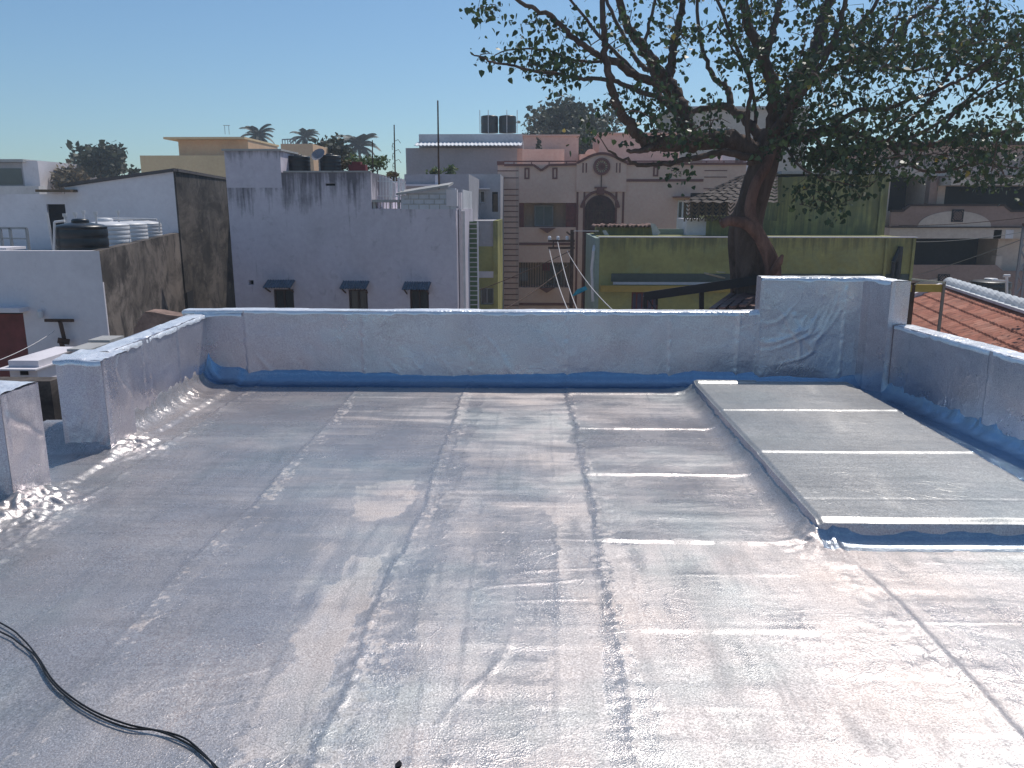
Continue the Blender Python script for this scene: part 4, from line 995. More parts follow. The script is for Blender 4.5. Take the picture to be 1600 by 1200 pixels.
g = MB(); g.box(F.x(1045), F.x(1268), 61.6, 70, F.z(172)+.002, F.z(168)); g.build('roof_slab', P['concrete'], t)

# ================= green houses
Y0 = 28.0; F = Fac(Y0, 430)
t = thing('house', 'olive green flat roofed house with a yellow lintel band and stained parapet', 'house', (F.x(1180), 31, GROUND))
wn = (F.x(988),F.x(1030),F.z(520),F.z(456),.3)
g = MB(); body(g, F.x(936), F.x(1425), GROUND, F.z(371), Y0, 5, [wn]); g.build('wall', [P['green'], M['dark']], t)
g = MB(); g.box(F.x(929), F.x(936)-.002, Y0+.01, Y0+5, GROUND, F.z(371)-.02); g.build('side_pier', P['greenside'], t)
g = MB(); g.box(F.x(934), F.x(1427), Y0-.04, Y0+.14, F.z(371)+.001, F.z(369.5)); g.box(F.x(958),F.x(1425),Y0-.06,Y0-.0,F.z(444),F.z(440)); g.build('coping', P['white'], t)
g = MB(); g.box(F.x(955), F.x(1425), Y0-.035, Y0-.0, F.z(439.5), F.z(427)); g.build('plinth_band', plaster('dark_green_band', (.09,.11,.10), amt=.5), t)
g = MB(); g.box(F.x(938), F.x(1170), Y0-.35, Y0-.001, F.z(454), F.z(444.5)); g.build('lintel_band', P['yellow'], t)
window(t, *wn[:4], Y0, M['maroon'], plain('violet_shutter', (.08,.07,.12), .6), 5, .1, .05)
g = MB(); g.tube([(F.x(1392),Y0-.12,GROUND),(F.x(1392),Y0-.12,F.z(408))], .07, 10); g.tube([(F.x(1400),Y0-.12,GROUND),(F.x(1400),Y0-.12,F.z(384))], .09, 10); g.tube([(F.x(1392),Y0-.12,F.z(408)),(F.x(1400),Y0-.12,F.z(388))], .09, 10); g.build('drain_pipe', M['tank_black'], t)
for px in (1378,1420): g = MB(); g.box(F.x(px),F.x(px+4),Y0-.08,Y0,GROUND,F.z(372)); g.build('pilaster', P['green'], t)
g = MB(); g.tube([(F.x(927),Y0-.1,F.z(470)),(F.x(924),Y0-.1,F.z(420)),(F.x(926),Y0-.1,F.z(392)),(F.x(928),Y0+.1,F.z(384))], .05, 8); g.build('side_pipe', M['pvc'], t)
Y1 = 31.5; F = Fac(Y1, 330)
t = thing('house', 'upper olive green rooftop block with a slanting top behind the tree trunk', 'house', (F.x(1300), 33, 0))
g = MB(); g.xz([(F.x(1003),F.z(425)),(F.x(1003+0),F.z(425)),(F.x(1215),F.z(425)),(F.x(1385),F.z(425)),(F.x(1385),F.z(273)),(F.x(1219),F.z(277)),(F.x(1215),F.z(345)),(F.x(1100),F.z(338)),(F.x(1100),F.z(425))][2:], Y1, Y1+4); g.build('wall', P['green'], t)
g = MB(); g.box(F.x(1216),F.x(1387),Y1-.1,Y1+4,F.z(274.5)+.05,F.z(270)+.05); g.build('roof_slab', P['concrete'], t)
g = MB(); g.box(F.x(1372),F.x(1378),Y1-.1,Y1,F.z(425),F.z(276)); g.build('pilaster', P['green'], t)
g = MB(); g.box(F.x(1232),F.x(1288),Y1-.9,Y1-.5,F.z(371),F.z(367)); g.box(F.x(1310),F.x(1330),Y1-.9,Y1-.5,F.z(371),F.z(368)); tag(g.build('plank', plain('pale_plank',(.6,.56,.45),.6)), 'pale planks lying on top of the olive green parapet', 'planks')
# small room with tile edge, left on the green roof
Y1 = 30.5; F = Fac(Y1, 362)
t = thing('roof_shed', 'small green roof shed with a ragged clay tile edge and grey cloth', 'shed', (F.x(980), 31.5, F.z(380)))
g = MB(); g.box(F.x(937),F.x(1028),Y1,Y1+2.5,F.z(380),F.z(355)); g.build('wall', P['green'], t)
g = MB(); x = F.x(932)
while x < F.x(1020): cyl_y(g, (x, F.z(354)+random.uniform(-.03,.03)), .05, .085, Y1-.25, Y1+1.6, 8, 0, math.pi); x += .16
g.build('tile_edge', plain('old_clay_tile', (.25,.15,.12), .8, 0, .5, 8), t)
g = MB(); p = [F.x(1014),F.x(1021),F.x(1027),F.x(1030)]; g.xz([(p[0],F.z(348)),(p[1],F.z(350)),(p[3],F.z(363)),(p[2],F.z(366)),(p[1],F.z(371)),(F.x(1018),F.z(366))], Y1-.35, Y1-.28); g.xz([(F.x(940),F.z(360)),(F.x(945),F.z(359)),(F.x(953),F.z(370)),(F.x(946),F.z(371))], Y1-.35, Y1-.28); g.build('cloth', plain('pale_cloth_rag',(.5,.5,.52),.9), t)
g = MB(); g.box(F.x(1028),F.x(1072),Y1+.4,Y1+.6,F.z(380),F.z(358)); g.build('low_wall', P['greenside'], t)
g = MB(); g.box(F.x(1071),F.x(1101),Y1-.2,Y1+2,F.z(380),F.z(342)); g.build('side_wall', P['white'], t)
g = MB(); g.box(F.x(1101),F.x(1150),Y1-.21,Y1+2,F.z(380),F.z(337)); g.build('green_side_wall', P['green'], t)
# lean-to roof over lattice
t = thing('lean_to', 'dark sloping tiled lean-to roof over a timber lattice left of the trunk', 'lean-to', (at(1120,340,30).x, 30, at(1120,372,30).z))
g = MB(); a0, a1, a2, a3 = at(1060,318,29.5), at(1215,318,29.5), at(1215,262,32.5), at(1185,264,32.5)
n = 12
for i in range(n):
    u0, u1 = i/n, (i+1.25)/n; L0 = a0.lerp(a3,u0); R0 = a1.lerp(a2,u0); L1 = a0.lerp(a3,min(1,u1)); R1 = a1.lerp(a2,min(1,u1)); L0=L0+Vector((0,0,.05)); R0=R0+Vector((0,0,.05))
    vs = []; m = 26
    for k in range(m+1):
        s = k/m; z = .03*math.sin(k*2.2)+random.uniform(-.02,.02); q = L0.lerp(R0,s); r = L1.lerp(R1,s); vs += [(q.x,q.y,q.z+z),(r.x,r.y,r.z+z)]
    g.add(vs, [(2*k,2*k+2,2*k+3,2*k+1) for k in range(m)])
g.build('tile_roof', plain('blackened_tile', (.06,.042,.036), .75, 0, .6, 10), t)
g = MB(); Fl = Fac(30.0, 330)
for k in range(7):
    for sgn in (1,-1):
        x = Fl.x(1075+k*11)
        for q in range(5): z = Fl.z(344-q*6); g.bar((x,30+.01*sgn,z),(x+sgn*.16,30+.01*sgn,z+.18),.04)
    g.bar((Fl.x(1070+k*11),30,Fl.z(346)),(Fl.x(1070+k*11),30,Fl.z(314)),.05)
g.build('lattice', M['wood'], t)
g = MB(); g.box(Fl.x(1098),Fl.x(1160),32.3,32.5,Fl.z(372),Fl.z(300)); g.build('back_wall', M['dark'], t)

# ================= right: beige and brown house
Y0 = 37.0; F = Fac(Y0, 360)
t = thing('apartment_building', 'beige and brown balcony house at the right edge with round arch panels', 'building', (F.x(1530), 40, GROUND))
op = (F.x(1432),F.x(1562),F.z(420),F.z(371),1.6); up1 = (F.x(1384),F.x(1438),F.z(330),F.z(276),1.8); up2 = (F.x(1470),F.x(1640),F.z(330),F.z(291),1.0)
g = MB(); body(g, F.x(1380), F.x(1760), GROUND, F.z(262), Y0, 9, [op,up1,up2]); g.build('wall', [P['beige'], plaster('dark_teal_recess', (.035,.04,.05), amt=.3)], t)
def stepped(y_hi, y_lo, yb, x0=1380): return [(F.x(x0),F.z(yb)),(F.x(1700),F.z(yb)),(F.x(1700),F.z(y_lo)),(F.x(1562),F.z(y_lo)),(F.x(1550),F.z(y_hi)),(F.x(1407),F.z(y_hi)),(F.x(1396),F.z(y_lo)),(F.x(x0),F.z(y_lo))]
g = MB(); g.xz(stepped(320,329,353), Y0-.7, Y0-.55); g.build('balcony_parapet', P['taupe'], t)
g = MB(); cyl_y(g, (F.x(1478)-.02,F.z(353)+.001), 0, F.x(1534)-F.x(1478), Y0-.73, Y0-.701, 40, .0, math.pi)
ob = g.build('arch_panel', P['beige'], t); 
for v in ob.data.vertices: v.co.z = (v.co.z-(F.z(353)-GROUND))*.42+(F.z(353)-GROUND)
g = MB(); g.box(F.x(1380),F.x(1760),Y0-.8,Y0,F.z(354.5),F.z(353)-.002); 
for a,b in (((1380,329.5),(1396,329.5)),((1396,329.5),(1407,320.5)),((1407,320.5),(1550,320.5)),((1550,320.5),(1562,329.5)),((1562,329.5),(1700,329.5))): g.bar((F.x(a[0]),Y0-.63,F.z(a[1])),(F.x(b[0]),Y0-.63,F.z(b[1])),.24,.09)
g.build('edge_trim', plain('dark_trim', (.05,.03,.03), .6), t)
g = MB(); g.box(F.x(1380),F.x(1760),Y0-.68,Y0-.001,F.z(371),F.z(355)); g.build('beam', P['beige'], t)
g = MB(); g.xz(stepped(411,420,470), Y0-.7, Y0-.55); g.build('lower_parapet', P['taupe'], t)
g = MB(); cyl_y(g, (F.x(1470),F.z(462)), 0, F.x(1524)-F.x(1470), Y0-.73, Y0-.701, 40, 0, math.pi); ob = g.build('arch_panel', P['beige'], t)
for v in ob.data.vertices: v.co.z = (v.co.z-(F.z(462)-GROUND))*.6+(F.z(462)-GROUND)
for (x0,y0,x1,y1) in ((1471,327,1489,346),(1461,425,1479,441)):
    g = MB(); a,b,c,d = F.r(x0,y0,x1,y1); g.box(a,b,Y0-.76,Y0-.732,c,d); gr = g.build('grille', plain('black_grille_%d'%x0, (.02,.02,.025), .6), t)
    g = MB()
    for k in range(-3,4):
        s = (b-a)/4.2*k; xm, zm = (a+b)/2, (c+d)/2; h = (b-a)/2-abs(s)*.5
        g.bar((xm+s/2-h*.5,Y0-.775,zm+s/2+h*.5),(xm+s/2+h*.5,Y0-.775,zm+s/2-h*.5),.02); g.bar((xm+s/2-h*.5,Y0-.78,zm-s/2-h*.5),(xm+s/2+h*.5,Y0-.78,zm-s/2+h*.5),.02)
    g.build('lattice_bars', P['taupe'], gr)
g = MB(); g.box(F.x(1456),F.x(1760),Y0-1.2,Y0-.001,F.z(291),F.z(279)); g.build('sunshade', P['beige'], t)
g = MB(); g.box(F.x(1456),F.x(1760),Y0-1.22,Y0-.001,F.z(279)+.002,F.z(276)); g.build('shade_edge', P['taupe'], t)
g = MB(); g.box(F.x(1439),F.x(1448),Y0-.4,Y0-.001,F.z(330),F.z(276)); g.box(F.x(1449),F.x(1455),Y0-.2,Y0-.001,F.z(330),F.z(276)); g.build('pillar', P['taupe'], t)
g = MB(); g.box(F.x(1552),F.x(1562),Y0-.5,Y0-.1,F.z(452),F.z(398)); g.build('post', P['beige'], t)
g = MB(); g.box(F.x(1385),F.x(1760),Y0+1.0,Y0+8,F.z(263),F.z(226)); g.build('upper_floor', P['pinkgrey'], t)
g = MB(); g.box(F.x(1375),F.x(1760),Y0+.4,Y0+8.2,F.z(226)+.002,F.z(221)); g.build('roof_slab', plain('dark_slab', (.09,.07,.07), .8), t)
g = MB(); g.box(F.x(1540),F.x(1552),Y0-.68,Y0-.6,F.z(371),F.z(358)); g.box(F.x(1558),F.x(1570),Y0-.695,Y0-.6,F.z(371),F.z(358)); g.build('vent_panel', P['white'], t)

# ================= tiled roof house right
Yp = 26.0; pk = at(1483,440,Yp); dirr = Vector((at(1600,476,Yp*117/153).x-pk.x, Yp*117/153-Yp, 0)).normalized()
t = thing('tiled_house', 'low house with a red clay tiled roof and a white scalloped ridge', 'house', (pk.x-1, 18, GROUND))
perp = Vector((dirr.y, -dirr.x, 0)); perp = perp if perp.x < 0 else -perp
Ls = 16.0; NC = 7; cw = .42; pitch = math.radians(24)
g = MB(); nL = 520; idx = []
us = np.linspace(0, Ls, nL); rows = []
for c in range(NC):
    for (s, lift) in ((0,0.005),(.5,.025),(.96,.045),(1.0,.012)):
        s_ = (c+s)*cw; jr = vn(us/.24+c*7, us*0+c*3, 3)
        z = pk.z-.12-s_*math.sin(pitch)+lift+.02*np.abs(np.sin(us*math.pi/.25))*1.0+.012*np.floor(us/.25+c*.5)%1*.01+.008*jr-.02*np.sin(us/Ls*math.pi)
        hx = s_*math.cos(pitch)
        rows.append(np.stack([pk.x+dirr.x*us+perp.x*hx, pk.y+dirr.y*us+perp.y*hx, z], -1))
Pt = np.stack(rows)
def tile_mat():
    t_ = NT('clay_roof_tiles'); v = t_.pos()
    vor = t_.n('ShaderNodeTexVoronoi'); vor.inputs['Scale'].default_value = 3.6; t_.l(v, vor.inputs['Vector'])
    sepc = t_.n('ShaderNodeSeparateColor'); t_.l(vor.outputs['Color'], sepc.inputs[0])
    c = t_.mix(.5, t_.ramp(t_.noise(v, 1.2, 6, .7), [(.3,(.26,.10,.07)),(.5,(.38,.15,.10)),(.7,(.44,.22,.16))]), t_.ramp(sepc.outputs[0], [(0.,.25),(1.,.72)]), 'OVERLAY')
    c = t_.mix(t_.ramp(t_.noise(v, 4.5, 7, .75), [(.57,0.),(.68,.7)]), c, (.05,.035,.03))
    return t_.done(t_.bsdf(c, .85, 0, t_.bump(t_.noise(v, 25, 4), .3, .01), .2))
flipcheck(grid_mesh('tile_roof', Pt, tile_mat(), t, smooth=False), (0,0,1))
# far slope and walls
ev = NC*cw*math.cos(pitch); ez = pk.z-.12-NC*cw*math.sin(pitch)
q0 = pk; q1 = pk+dirr*Ls
g = MB(); o = [q0-perp*ev, q1-perp*ev]
g.add([(q0.x,q0.y,pk.z-.1),(q1.x,q1.y,pk.z-.1),(o[1].x,o[1].y,ez),(o[0].x,o[0].y,ez)], [(0,1,2,3)]); g.build('rear_slope', tile_mat(), t)
g = MB(); a, b, c, d = q0+perp*(ev-.3)+dirr*.2, q1+perp*(ev-.3)-dirr*.2, q1-perp*(ev-.3)-dirr*.2, q0-perp*(ev-.3)+dirr*.2
g.prism([(p.x,p.y) for p in (a,b,c,d)], GROUND, ez-.02); g.add([(a.x,a.y,ez-.02),(d.x,d.y,ez-.02),(q0.x+dirr.x*.2,q0.y+dirr.y*.2,pk.z-.2)], [(0,1,2)]); g.build('wall', P['white'], t)
g = MB(); k = 0
while k*.46 < Ls:
    p = q0+dirr*(k*.46+.2); vs = []
    for j in (-.2,.22):
        c = p+dirr*j; r = .20 if j < 0 else .10
        for i in range(9):
            a = math.pi*i/8; vs.append((c.x+perp.x*r*math.cos(a), c.y+perp.y*r*math.cos(a), pk.z-.11+r*math.sin(a)*1.1+(.03 if j < 0 else 0)))
    g.add(vs, [(i,i+1,i+10,i+9) for i in range(8)]+[tuple(range(8,-1,-1)),tuple(range(9,18))])
    p2 = p+perp*.2; g.add([(p.x,p.y,pk.z-.06),(p2.x-dirr.x*.15,p2.y-dirr.y*.15,pk.z-.09),(p2.x+dirr.x*.15,p2.y+dirr.y*.15,pk.z-.09)], [(0,1,2)])
    k += 1
for a, b in ((q0+perp*.12, q0+perp*.14+dirr*Ls),): g.bar((a.x,a.y,pk.z-.10),(b.x,b.y,pk.z-.10),.28,.07)
g.build('ridge_cap', plain('whitewashed_ridge', (.62,.64,.66), .8, 0, .2, 4), t)
g = MB(); e = q0+perp*(ev+.02); g.bar((q0.x,q0.y,pk.z-.03),(e.x,e.y,ez+.06),.22,.16); g.build('verge', P['white'], t)
# tank and pipe behind the ridge
c = at(1546, 455, 29); tk = water_tank('water_tank', 'black water tank with a pale lid behind the white tiled ridge', (c.x, 29, at(1546,475,29).z), .66, at(1546,437,29).z-at(1546,475,29).z, M['tank_black'], 3, None, True, M['tank_white'])
g = MB(); p0, p1, p2 = at(1573,480,27), at(1573,431,27), at(1549,438,27); g.tube([p0,p1], .045, 8); g.tube([at(1568,431,27),at(1578,431,27)], .05, 8); g.tube([at(1573,439,27),p2], .03, 8)
tag(g.build('vent_pipe', M['pvc']), 'white T topped pipe beside the black tank behind the ridge', 'pipe')
# ochre beam with posts in front of the tiled roof
t = thing('post_frame', 'ochre beam on a rusty post between green house and red tiled roof', 'post frame', (at(1470,515,9.5).x, 9.5, -1.2))
Y0 = 9.5; F = Fac(Y0, 480)
g = MB(); g.box(F.x(1422),F.x(1427),Y0+.0,Y0+.06,GROUND,F.z(440)); g.build('post', M['rust'], t); g = MB(); g.bar((F.x(1470),Y0,GROUND),(F.x(1471),Y0,F.z(438)),.028); g.build('post', plain('weathered_post', (.24,.19,.16), .8), t)
g = MB(); g.bar((F.x(1418),Y0+.03,F.z(449)),(F.x(1469),Y0+.03,F.z(449)),.05,.085); g.build('beam', P['yellow'], t)
g = MB(); g.bar((F.x(1420),Y0,F.z(434.5)),(F.x(1471),Y0,F.z(440)),.035,.018); g.bar((F.x(1424),Y0-.02,F.z(443)),(F.x(1436),Y0-.02,F.z(437)),.012); g.build('rail', plain('pale_timber', (.5,.45,.34), .8), t)

# ================= street clutter between terrace and houses
# electric pole with cross arms
Yp = 30.0; F = Fac(Yp, 430)
t = thing('utility_pole', 'rusty electric pole with two cross arms in front of the pink block', 'utility pole', (F.x(893), Yp, GROUND))
g = MB(); g.bar((F.x(893),Yp,GROUND),(F.x(893),Yp,F.z(359)),.13); g.build('pole', M['rust'], t)
g = MB()
for y in (376,387): g.bar((F.x(856),Yp-.08,F.z(y)),(F.x(897),Yp-.08,F.z(y)),.08)
g.bar((F.x(864),Yp-.08,F.z(376)),(F.x(864),Yp-.08,F.z(387)),.05); g.bar((F.x(884),Yp-.08,F.z(362)),(F.x(890),Yp-.08,F.z(367)),.06); g.build('cross_arm', M['rust'], t)
g = MB()
for px in (858,871,885): g.lathe([(.03,0),(.07,.03),(.04,.07),(.07,.1),(.03,.15)], (F.x(px),Yp-.08,F.z(375)), 10)
g.build('insulator', M['white'], t)
def wire(pts, label, r=.013, mat='steel', sag=.0):
    P_ = []
    for (x0,y0,Y0),(x1,y1,Y1) in zip(pts[:-1], pts[1:]):
        a, b = at(x0,y0,Y0), at(x1,y1,Y1)
        for k in range(14): s = k/14; q = a.lerp(b, s); q.z -= sag*4*s*(1-s); P_.append(q)
    P_.append(at(*pts[-1])); g = MB(); g.tube(P_, r, 5); tag(g.build('power_line', M[mat]), label, 'cable', 'overhead wires')
wire([(858,388,30),(895,500,20)], 'pale wire dropping steeply from the left end of the cross arm', .014, 'pvc', .25)
wire([(871,376,30),(912,505,19)], 'pale wire dropping from the middle of the cross arm', .013, 'pvc', .3)
wire([(886,392,30),(975,500,18)], 'pale wire running from the pole down to the right', .012, 'pvc', .2)
wire([(893,391,30),(700,470,30.5)], 'thin dark wire crossing the pink facade down to the left', .016, 'rust', .1)
wire([(895,361,30),(935,361,28.2)], 'short wire from the pole top to the green house', .012, 'pvc', .0)
wire([(895,408,30),(780,488,24)], 'wire crossing the lower balcony of the pink block', .014, 'rust', .1)
wire([(1600,340,30),(1388,352,37)], 'upper dark wire across the brown parapet at right', .014, 'rust', .1)
wire([(1602,372,26),(1432,430,34)], 'wire slanting across the dark balcony at right', .014, 'steel', .05)
wire([(1600,362,30),(1428,378,34)], 'wire just above the dark balcony at right', .012, 'steel', .1)
wire([(-30,573,9.5),(85,517,13.9)], 'pale wire running up to the bracket on the white house', .006, 'pvc', .05)
# utility pole at far right
t = thing('utility_pole', 'dark lattice utility pole cut by the right picture edge', 'utility pole', (at(1594,430,24).x, 24, GROUND)); F = Fac(24, 430)
g = MB(); xa, xb = F.x(1589), F.x(1600); g.bar((xa,24,GROUND),(xa,24,F.z(352)),.06); g.bar((xb,24,GROUND),(xb,24,F.z(352)),.06)
z = F.z(480); k = 0
while z < F.z(360): g.bar((xa if k%2 else xb,24,z),(xb if k%2 else xa,24,z+.35),.035); z += .35; k += 1
g.build('lattice_pole', M['steel'], t); g = MB(); g.bar((F.x(1584),23.9,F.z(350)),(F.x(1640),23.9,F.z(347)),.06); g.bar((F.x(1584),23.9,F.z(350)),(F.x(1596),23.9,F.z(361)),.04); g.build('cross_arm', M['rust'], t)
# black pipe/beam and debris near the tree foot
g = MB(); g.bar(at(1008,463,19), at(1195,436,17.5), .12, .2); g.bar(at(1008,463,19), at(1008,500,19), .09); g.bar(at(1096,450,18.5), at(1096,500,18.5), .1); g.bar(at(1026,460,18.9), at(1026,476,18.9), .05); g.bar(at(1010,462,19), at(1022,482,19), .03)
tag(g.build('shed_beam', plain('black_tar_timber', (.018,.016,.02), .5)), 'black slanting roof beam of a shed left of the tree trunk', 'roof beam')
g = MB(); g.add([at(1106,485,16),at(1200,485,16),at(1200,440,19),at(1158,452,19)], [(0,1,2,3)]); g.add([at(1106,487,16),at(1200,487,16),at(1200,442,19),at(1158,454,19)], [(3,2,1,0)])
for k in range(4): a, b = at(1112+k*16,484-k*2,15.95), at(1150+k*12,456,18.5); g.bar(a, b, .12, .05)
tag(g.build('tin_sheets', plain('rusty_tin', (.16,.09,.08), .6, .2, .6, 5)), 'rusty tin roof sheets under the slanting beam at the tree foot', 'roof sheets')
g = MB(); g.bar(at(1103,427,17.6), at(1130,434,17.8), .14, .03); g.bar(at(1120,425,17.8), at(1133,425.5,17.7), .06, .02); tag(g.build('board', plain('weathered_board', (.38,.33,.25), .8)), 'weathered bent board sticking up left of the trunk', 'board')
g = MB()
P_ = [at(893,463,27), at(902,452,27), at(915,447,27.1), at(918,452,27.1), at(906,458,27), at(897,462,27)]; g.add([tuple(p) for p in P_]+[(p.x,p.y+.06,p.z-.02) for p in P_], [tuple(range(6)), tuple(range(11,5,-1))]+[(i,i+6,(i+1)%6+6,(i+1)%6) for i in range(6)])
tag(g.build('plastic_sheet', plain('turquoise_plastic', (.02,.30,.42), .5)), 'bright turquoise plastic sheet beside the green house corner', 'sheet')

# ================= low things left of the terrace
Yq = 9.2; F = Fac(Yq, 580)
t = thing('roof_shed', 'small whitish roof hut with an overhanging slab behind the left pillars', 'roof hut', (F.x(45), Yq+.4, GROUND))
g = MB(); g.box(F.x(15),F.x(58),Yq,Yq+1.0,GROUND,F.z(581)); g.build('wall', P['white'], t)
g = MB(); g.box(F.x(3),F.x(64),Yq-.1,Yq+1.1,F.z(581)+.002,F.z(578.5)); g.box(F.x(13),F.x(60),Yq+.02,Yq+1.0,F.z(578.5)+.003,F.z(568)); g.build('roof_slab', P['white'], t)
g = MB(); F.box(g, 32, 584, 44, 590, .012, .0); g.build('opening', M['dark'], t)
g = MB(); F.box(g, 62, 567, 100, 563, -.6, 1.1); g.box(F.x(60),F.x(98),Yq+1.12,Yq+1.5,GROUND,F.z(559)); g.build('rear_slab', P['concrete'], t)
Yq = 7.6; F = Fac(Yq, 640)
g = MB(); g.box(F.x(-200), F.x(84), Yq, Yq+.2, GROUND, F.z(600)); tag(g.build('boundary_wall', P['stained']), 'dark stained wall seen between the two left pillars', 'wall')
t = thing('tile_canopy', 'strip of dark red clay tiles glimpsed between the two left pillars', 'tile canopy', (at(60,690,6.9).x, 6.9, -1))
g = MB(); F = Fac(6.7, 690); x = F.x(-40)
while x < F.x(95):
    for k in range(3): vs = at(60, 673+k*11, 7.1-k*.12); cyl_y(g, (x, vs.z), .03, .05, 7.0-k*.14, 7.25-k*.14, 8, 0, math.pi)
    x += .1
g.build('tiles', plain('dark_clay_tile', (.14,.06,.05), .8, 0, .5, 9), t)
# broken brown wall stub
Ys = 12.5; F = Fac(Ys, 500)
g = MB(); g.xz([(F.x(205),F.z(530)),(F.x(208),F.z(516)),(F.x(217),F.z(502)),(F.x(228),F.z(489)),(F.x(243),F.z(490)),(F.x(262),F.z(494)),(F.x(290),F.z(497)),(F.x(330),F.z(500)),(F.x(330),F.z(560)),(F.x(205),F.z(560))], Ys, Ys+.35)
g.box(F.x(205),F.x(330),Ys,Ys+.35,GROUND,F.z(560)-.001)
tag(g.build('broken_wall', plain('crumbling_brick', (.25,.17,.14), .95, 0, .5, 7, bump=1.0)), 'crumbling brown brick wall end rising behind the left parapet', 'wall')
# ------------------------------------------------------------------ trees
def bark(name, c, rough=.9):
    t = NT(name); v = t.pos(); vz = t.pos((1,1,.35))
    col = t.ramp(t.noise(vz, 3.5, 7, .7, .8), [(.3,[x*.45 for x in c]),(.5,c),(.72,[min(1,x*1.6) for x in c])])
    return t.done(t.bsdf(col, rough, 0, t.bump(t.noise(vz, 9, 6, .7, .6), .8, .06), .2))
def leafmat(name, c, tr=.35, gl=.45):
    t = NT(name); a = t.n('ShaderNodeAttribute', attribute_name='tone')
    col = t.ramp(a.outputs['Fac'], [(0.,[x*.55 for x in c]),(.5,c),(.93,[min(1,x*1.7) for x in c]),(1.,(.38,.30,.06))])
    p = t.bsdf(col, gl, 0, None, .5); tl = t.n('ShaderNodeBsdfTranslucent'); t.l(col, tl.inputs['Color'])
    m = t.n('ShaderNodeMixShader'); m.inputs[0].default_value = tr; t.l(p.outputs[0], m.inputs[1]); t.l(tl.outputs[0], m.inputs[2])
    t.l(m.outputs[0], t.out.inputs['Surface']); return t.mat
M['bark'] = bark('peepal_bark', (.12,.085,.07)); M['bark2'] = bark('reddish_stem_bark', (.20,.11,.085)); M['bark3'] = bark('grey_bark', (.16,.13,.115))
M['leaf'] = leafmat('peepal_leaves', (.045,.075,.03), .36); M['leaf_far'] = leafmat('distant_leaves', (.055,.065,.042), .25, .6)
M['leaf_dry'] = leafmat('dry_shrub_leaves', (.12,.09,.05), .25, .7); M['leaf_weed'] = leafmat('weed_leaves', (.10,.14,.05), .3, .6); M['palm'] = leafmat('palm_leaves', (.03,.045,.02), .15, .6)

LEAF = np.array([(0,0,0),(-.42,.18,.05),(-.36,.62,.02),(0,1.15,-.10),(.36,.62,.02),(.42,.18,.05)])
def leaf_object(name, pts, size, mat, parent, seed=1, droop=.5, shape=LEAF, jit=.38):
    rs = np.random.RandomState(seed); pts = np.array(pts); n = len(pts)
    th = rs.rand(n)*2*np.pi; el = -droop+rs.randn(n)*.55
    d = np.stack([np.cos(th)*np.cos(el), np.sin(th)*np.cos(el), np.sin(el)], -1)
    r = rs.randn(n,3); s = np.cross(d, r); s /= np.linalg.norm(s, axis=1)[:,None]+1e-9; u = np.cross(s, d)
    sz = size*(1+jit*rs.randn(n).clip(-1.5,1.5))[:,None,None]
    V = (s[:,None,:]*shape[None,:,0:1]+d[:,None,:]*shape[None,:,1:2]+u[:,None,:]*shape[None,:,2:3])*sz+pts[:,None,:]
    k = len(shape); V = V.reshape(-1,3); o0 = np.array(wloc(parent)) if parent is not None else V.min(0)
    me = bpy.data.meshes.new(name); me.vertices.add(n*k); me.vertices.foreach_set('co', (V-o0).astype(np.float32).ravel())
    me.loops.add(n*k); me.loops.foreach_set('vertex_index', np.arange(n*k, dtype=np.int32)); me.polygons.add(n)
    me.polygons.foreach_set('loop_start', np.arange(0,n*k,k,dtype=np.int32)); me.polygons.foreach_set('loop_total', np.full(n,k,dtype=np.int32))
    me.update(calc_edges=True)
    a = me.attributes.new('tone','FLOAT','POINT'); tn = np.clip(.5+.2*rs.randn(n), 0, .92); tn[rs.rand(n) < .006] = 1.0
    a.data.foreach_set('value', np.repeat(tn, k).astype(np.float32))
    me.materials.append(mat); ob = bpy.data.objects.new(name, me); COL.objects.link(ob)
    if parent is not None: ob.parent = parent
    else: ob.location = o0
    return ob
def grow(nodes, targets, rng, maxlen=2.2, sagx=.15):
    """connect each target to the nearest wood; returns twig polylines. nodes grows on the way"""
    N = [np.array(p, float) for p in nodes]; arr = np.zeros((len(N)+len(targets)*5+5, 3)); arr[:len(N)] = N; cnt = len(N); out = []
    base = np.mean(N, 0)
    order = sorted(range(len(targets)), key=lambda i: np.min(np.sum((arr[:len(N)]-targets[i])**2, 1)))
    for i in order:
        t = targets[i]; dd = np.sum((arr[:cnt]-t)**2, 1); j = int(np.argmin(dd)); L = math.sqrt(dd[j])
        if L > maxlen: continue
        p = arr[j].copy(); k = max(2, min(6, int(L/.22)+2)); pl = []
        off = np.array([rng.gauss(0,1),rng.gauss(0,1),rng.gauss(0,1)])*L*.13
        for q in range(k):
            s = q/(k-1); pl.append(p+(t-p)*s+off*4*s*(1-s)+np.array([0,0,-sagx*L*.0+.12*L*math.sin(math.pi*s)]))
        for q in pl[1:]: 
            if cnt < len(arr): arr[cnt] = q; cnt += 1
        out.append((L, pl))
    return out

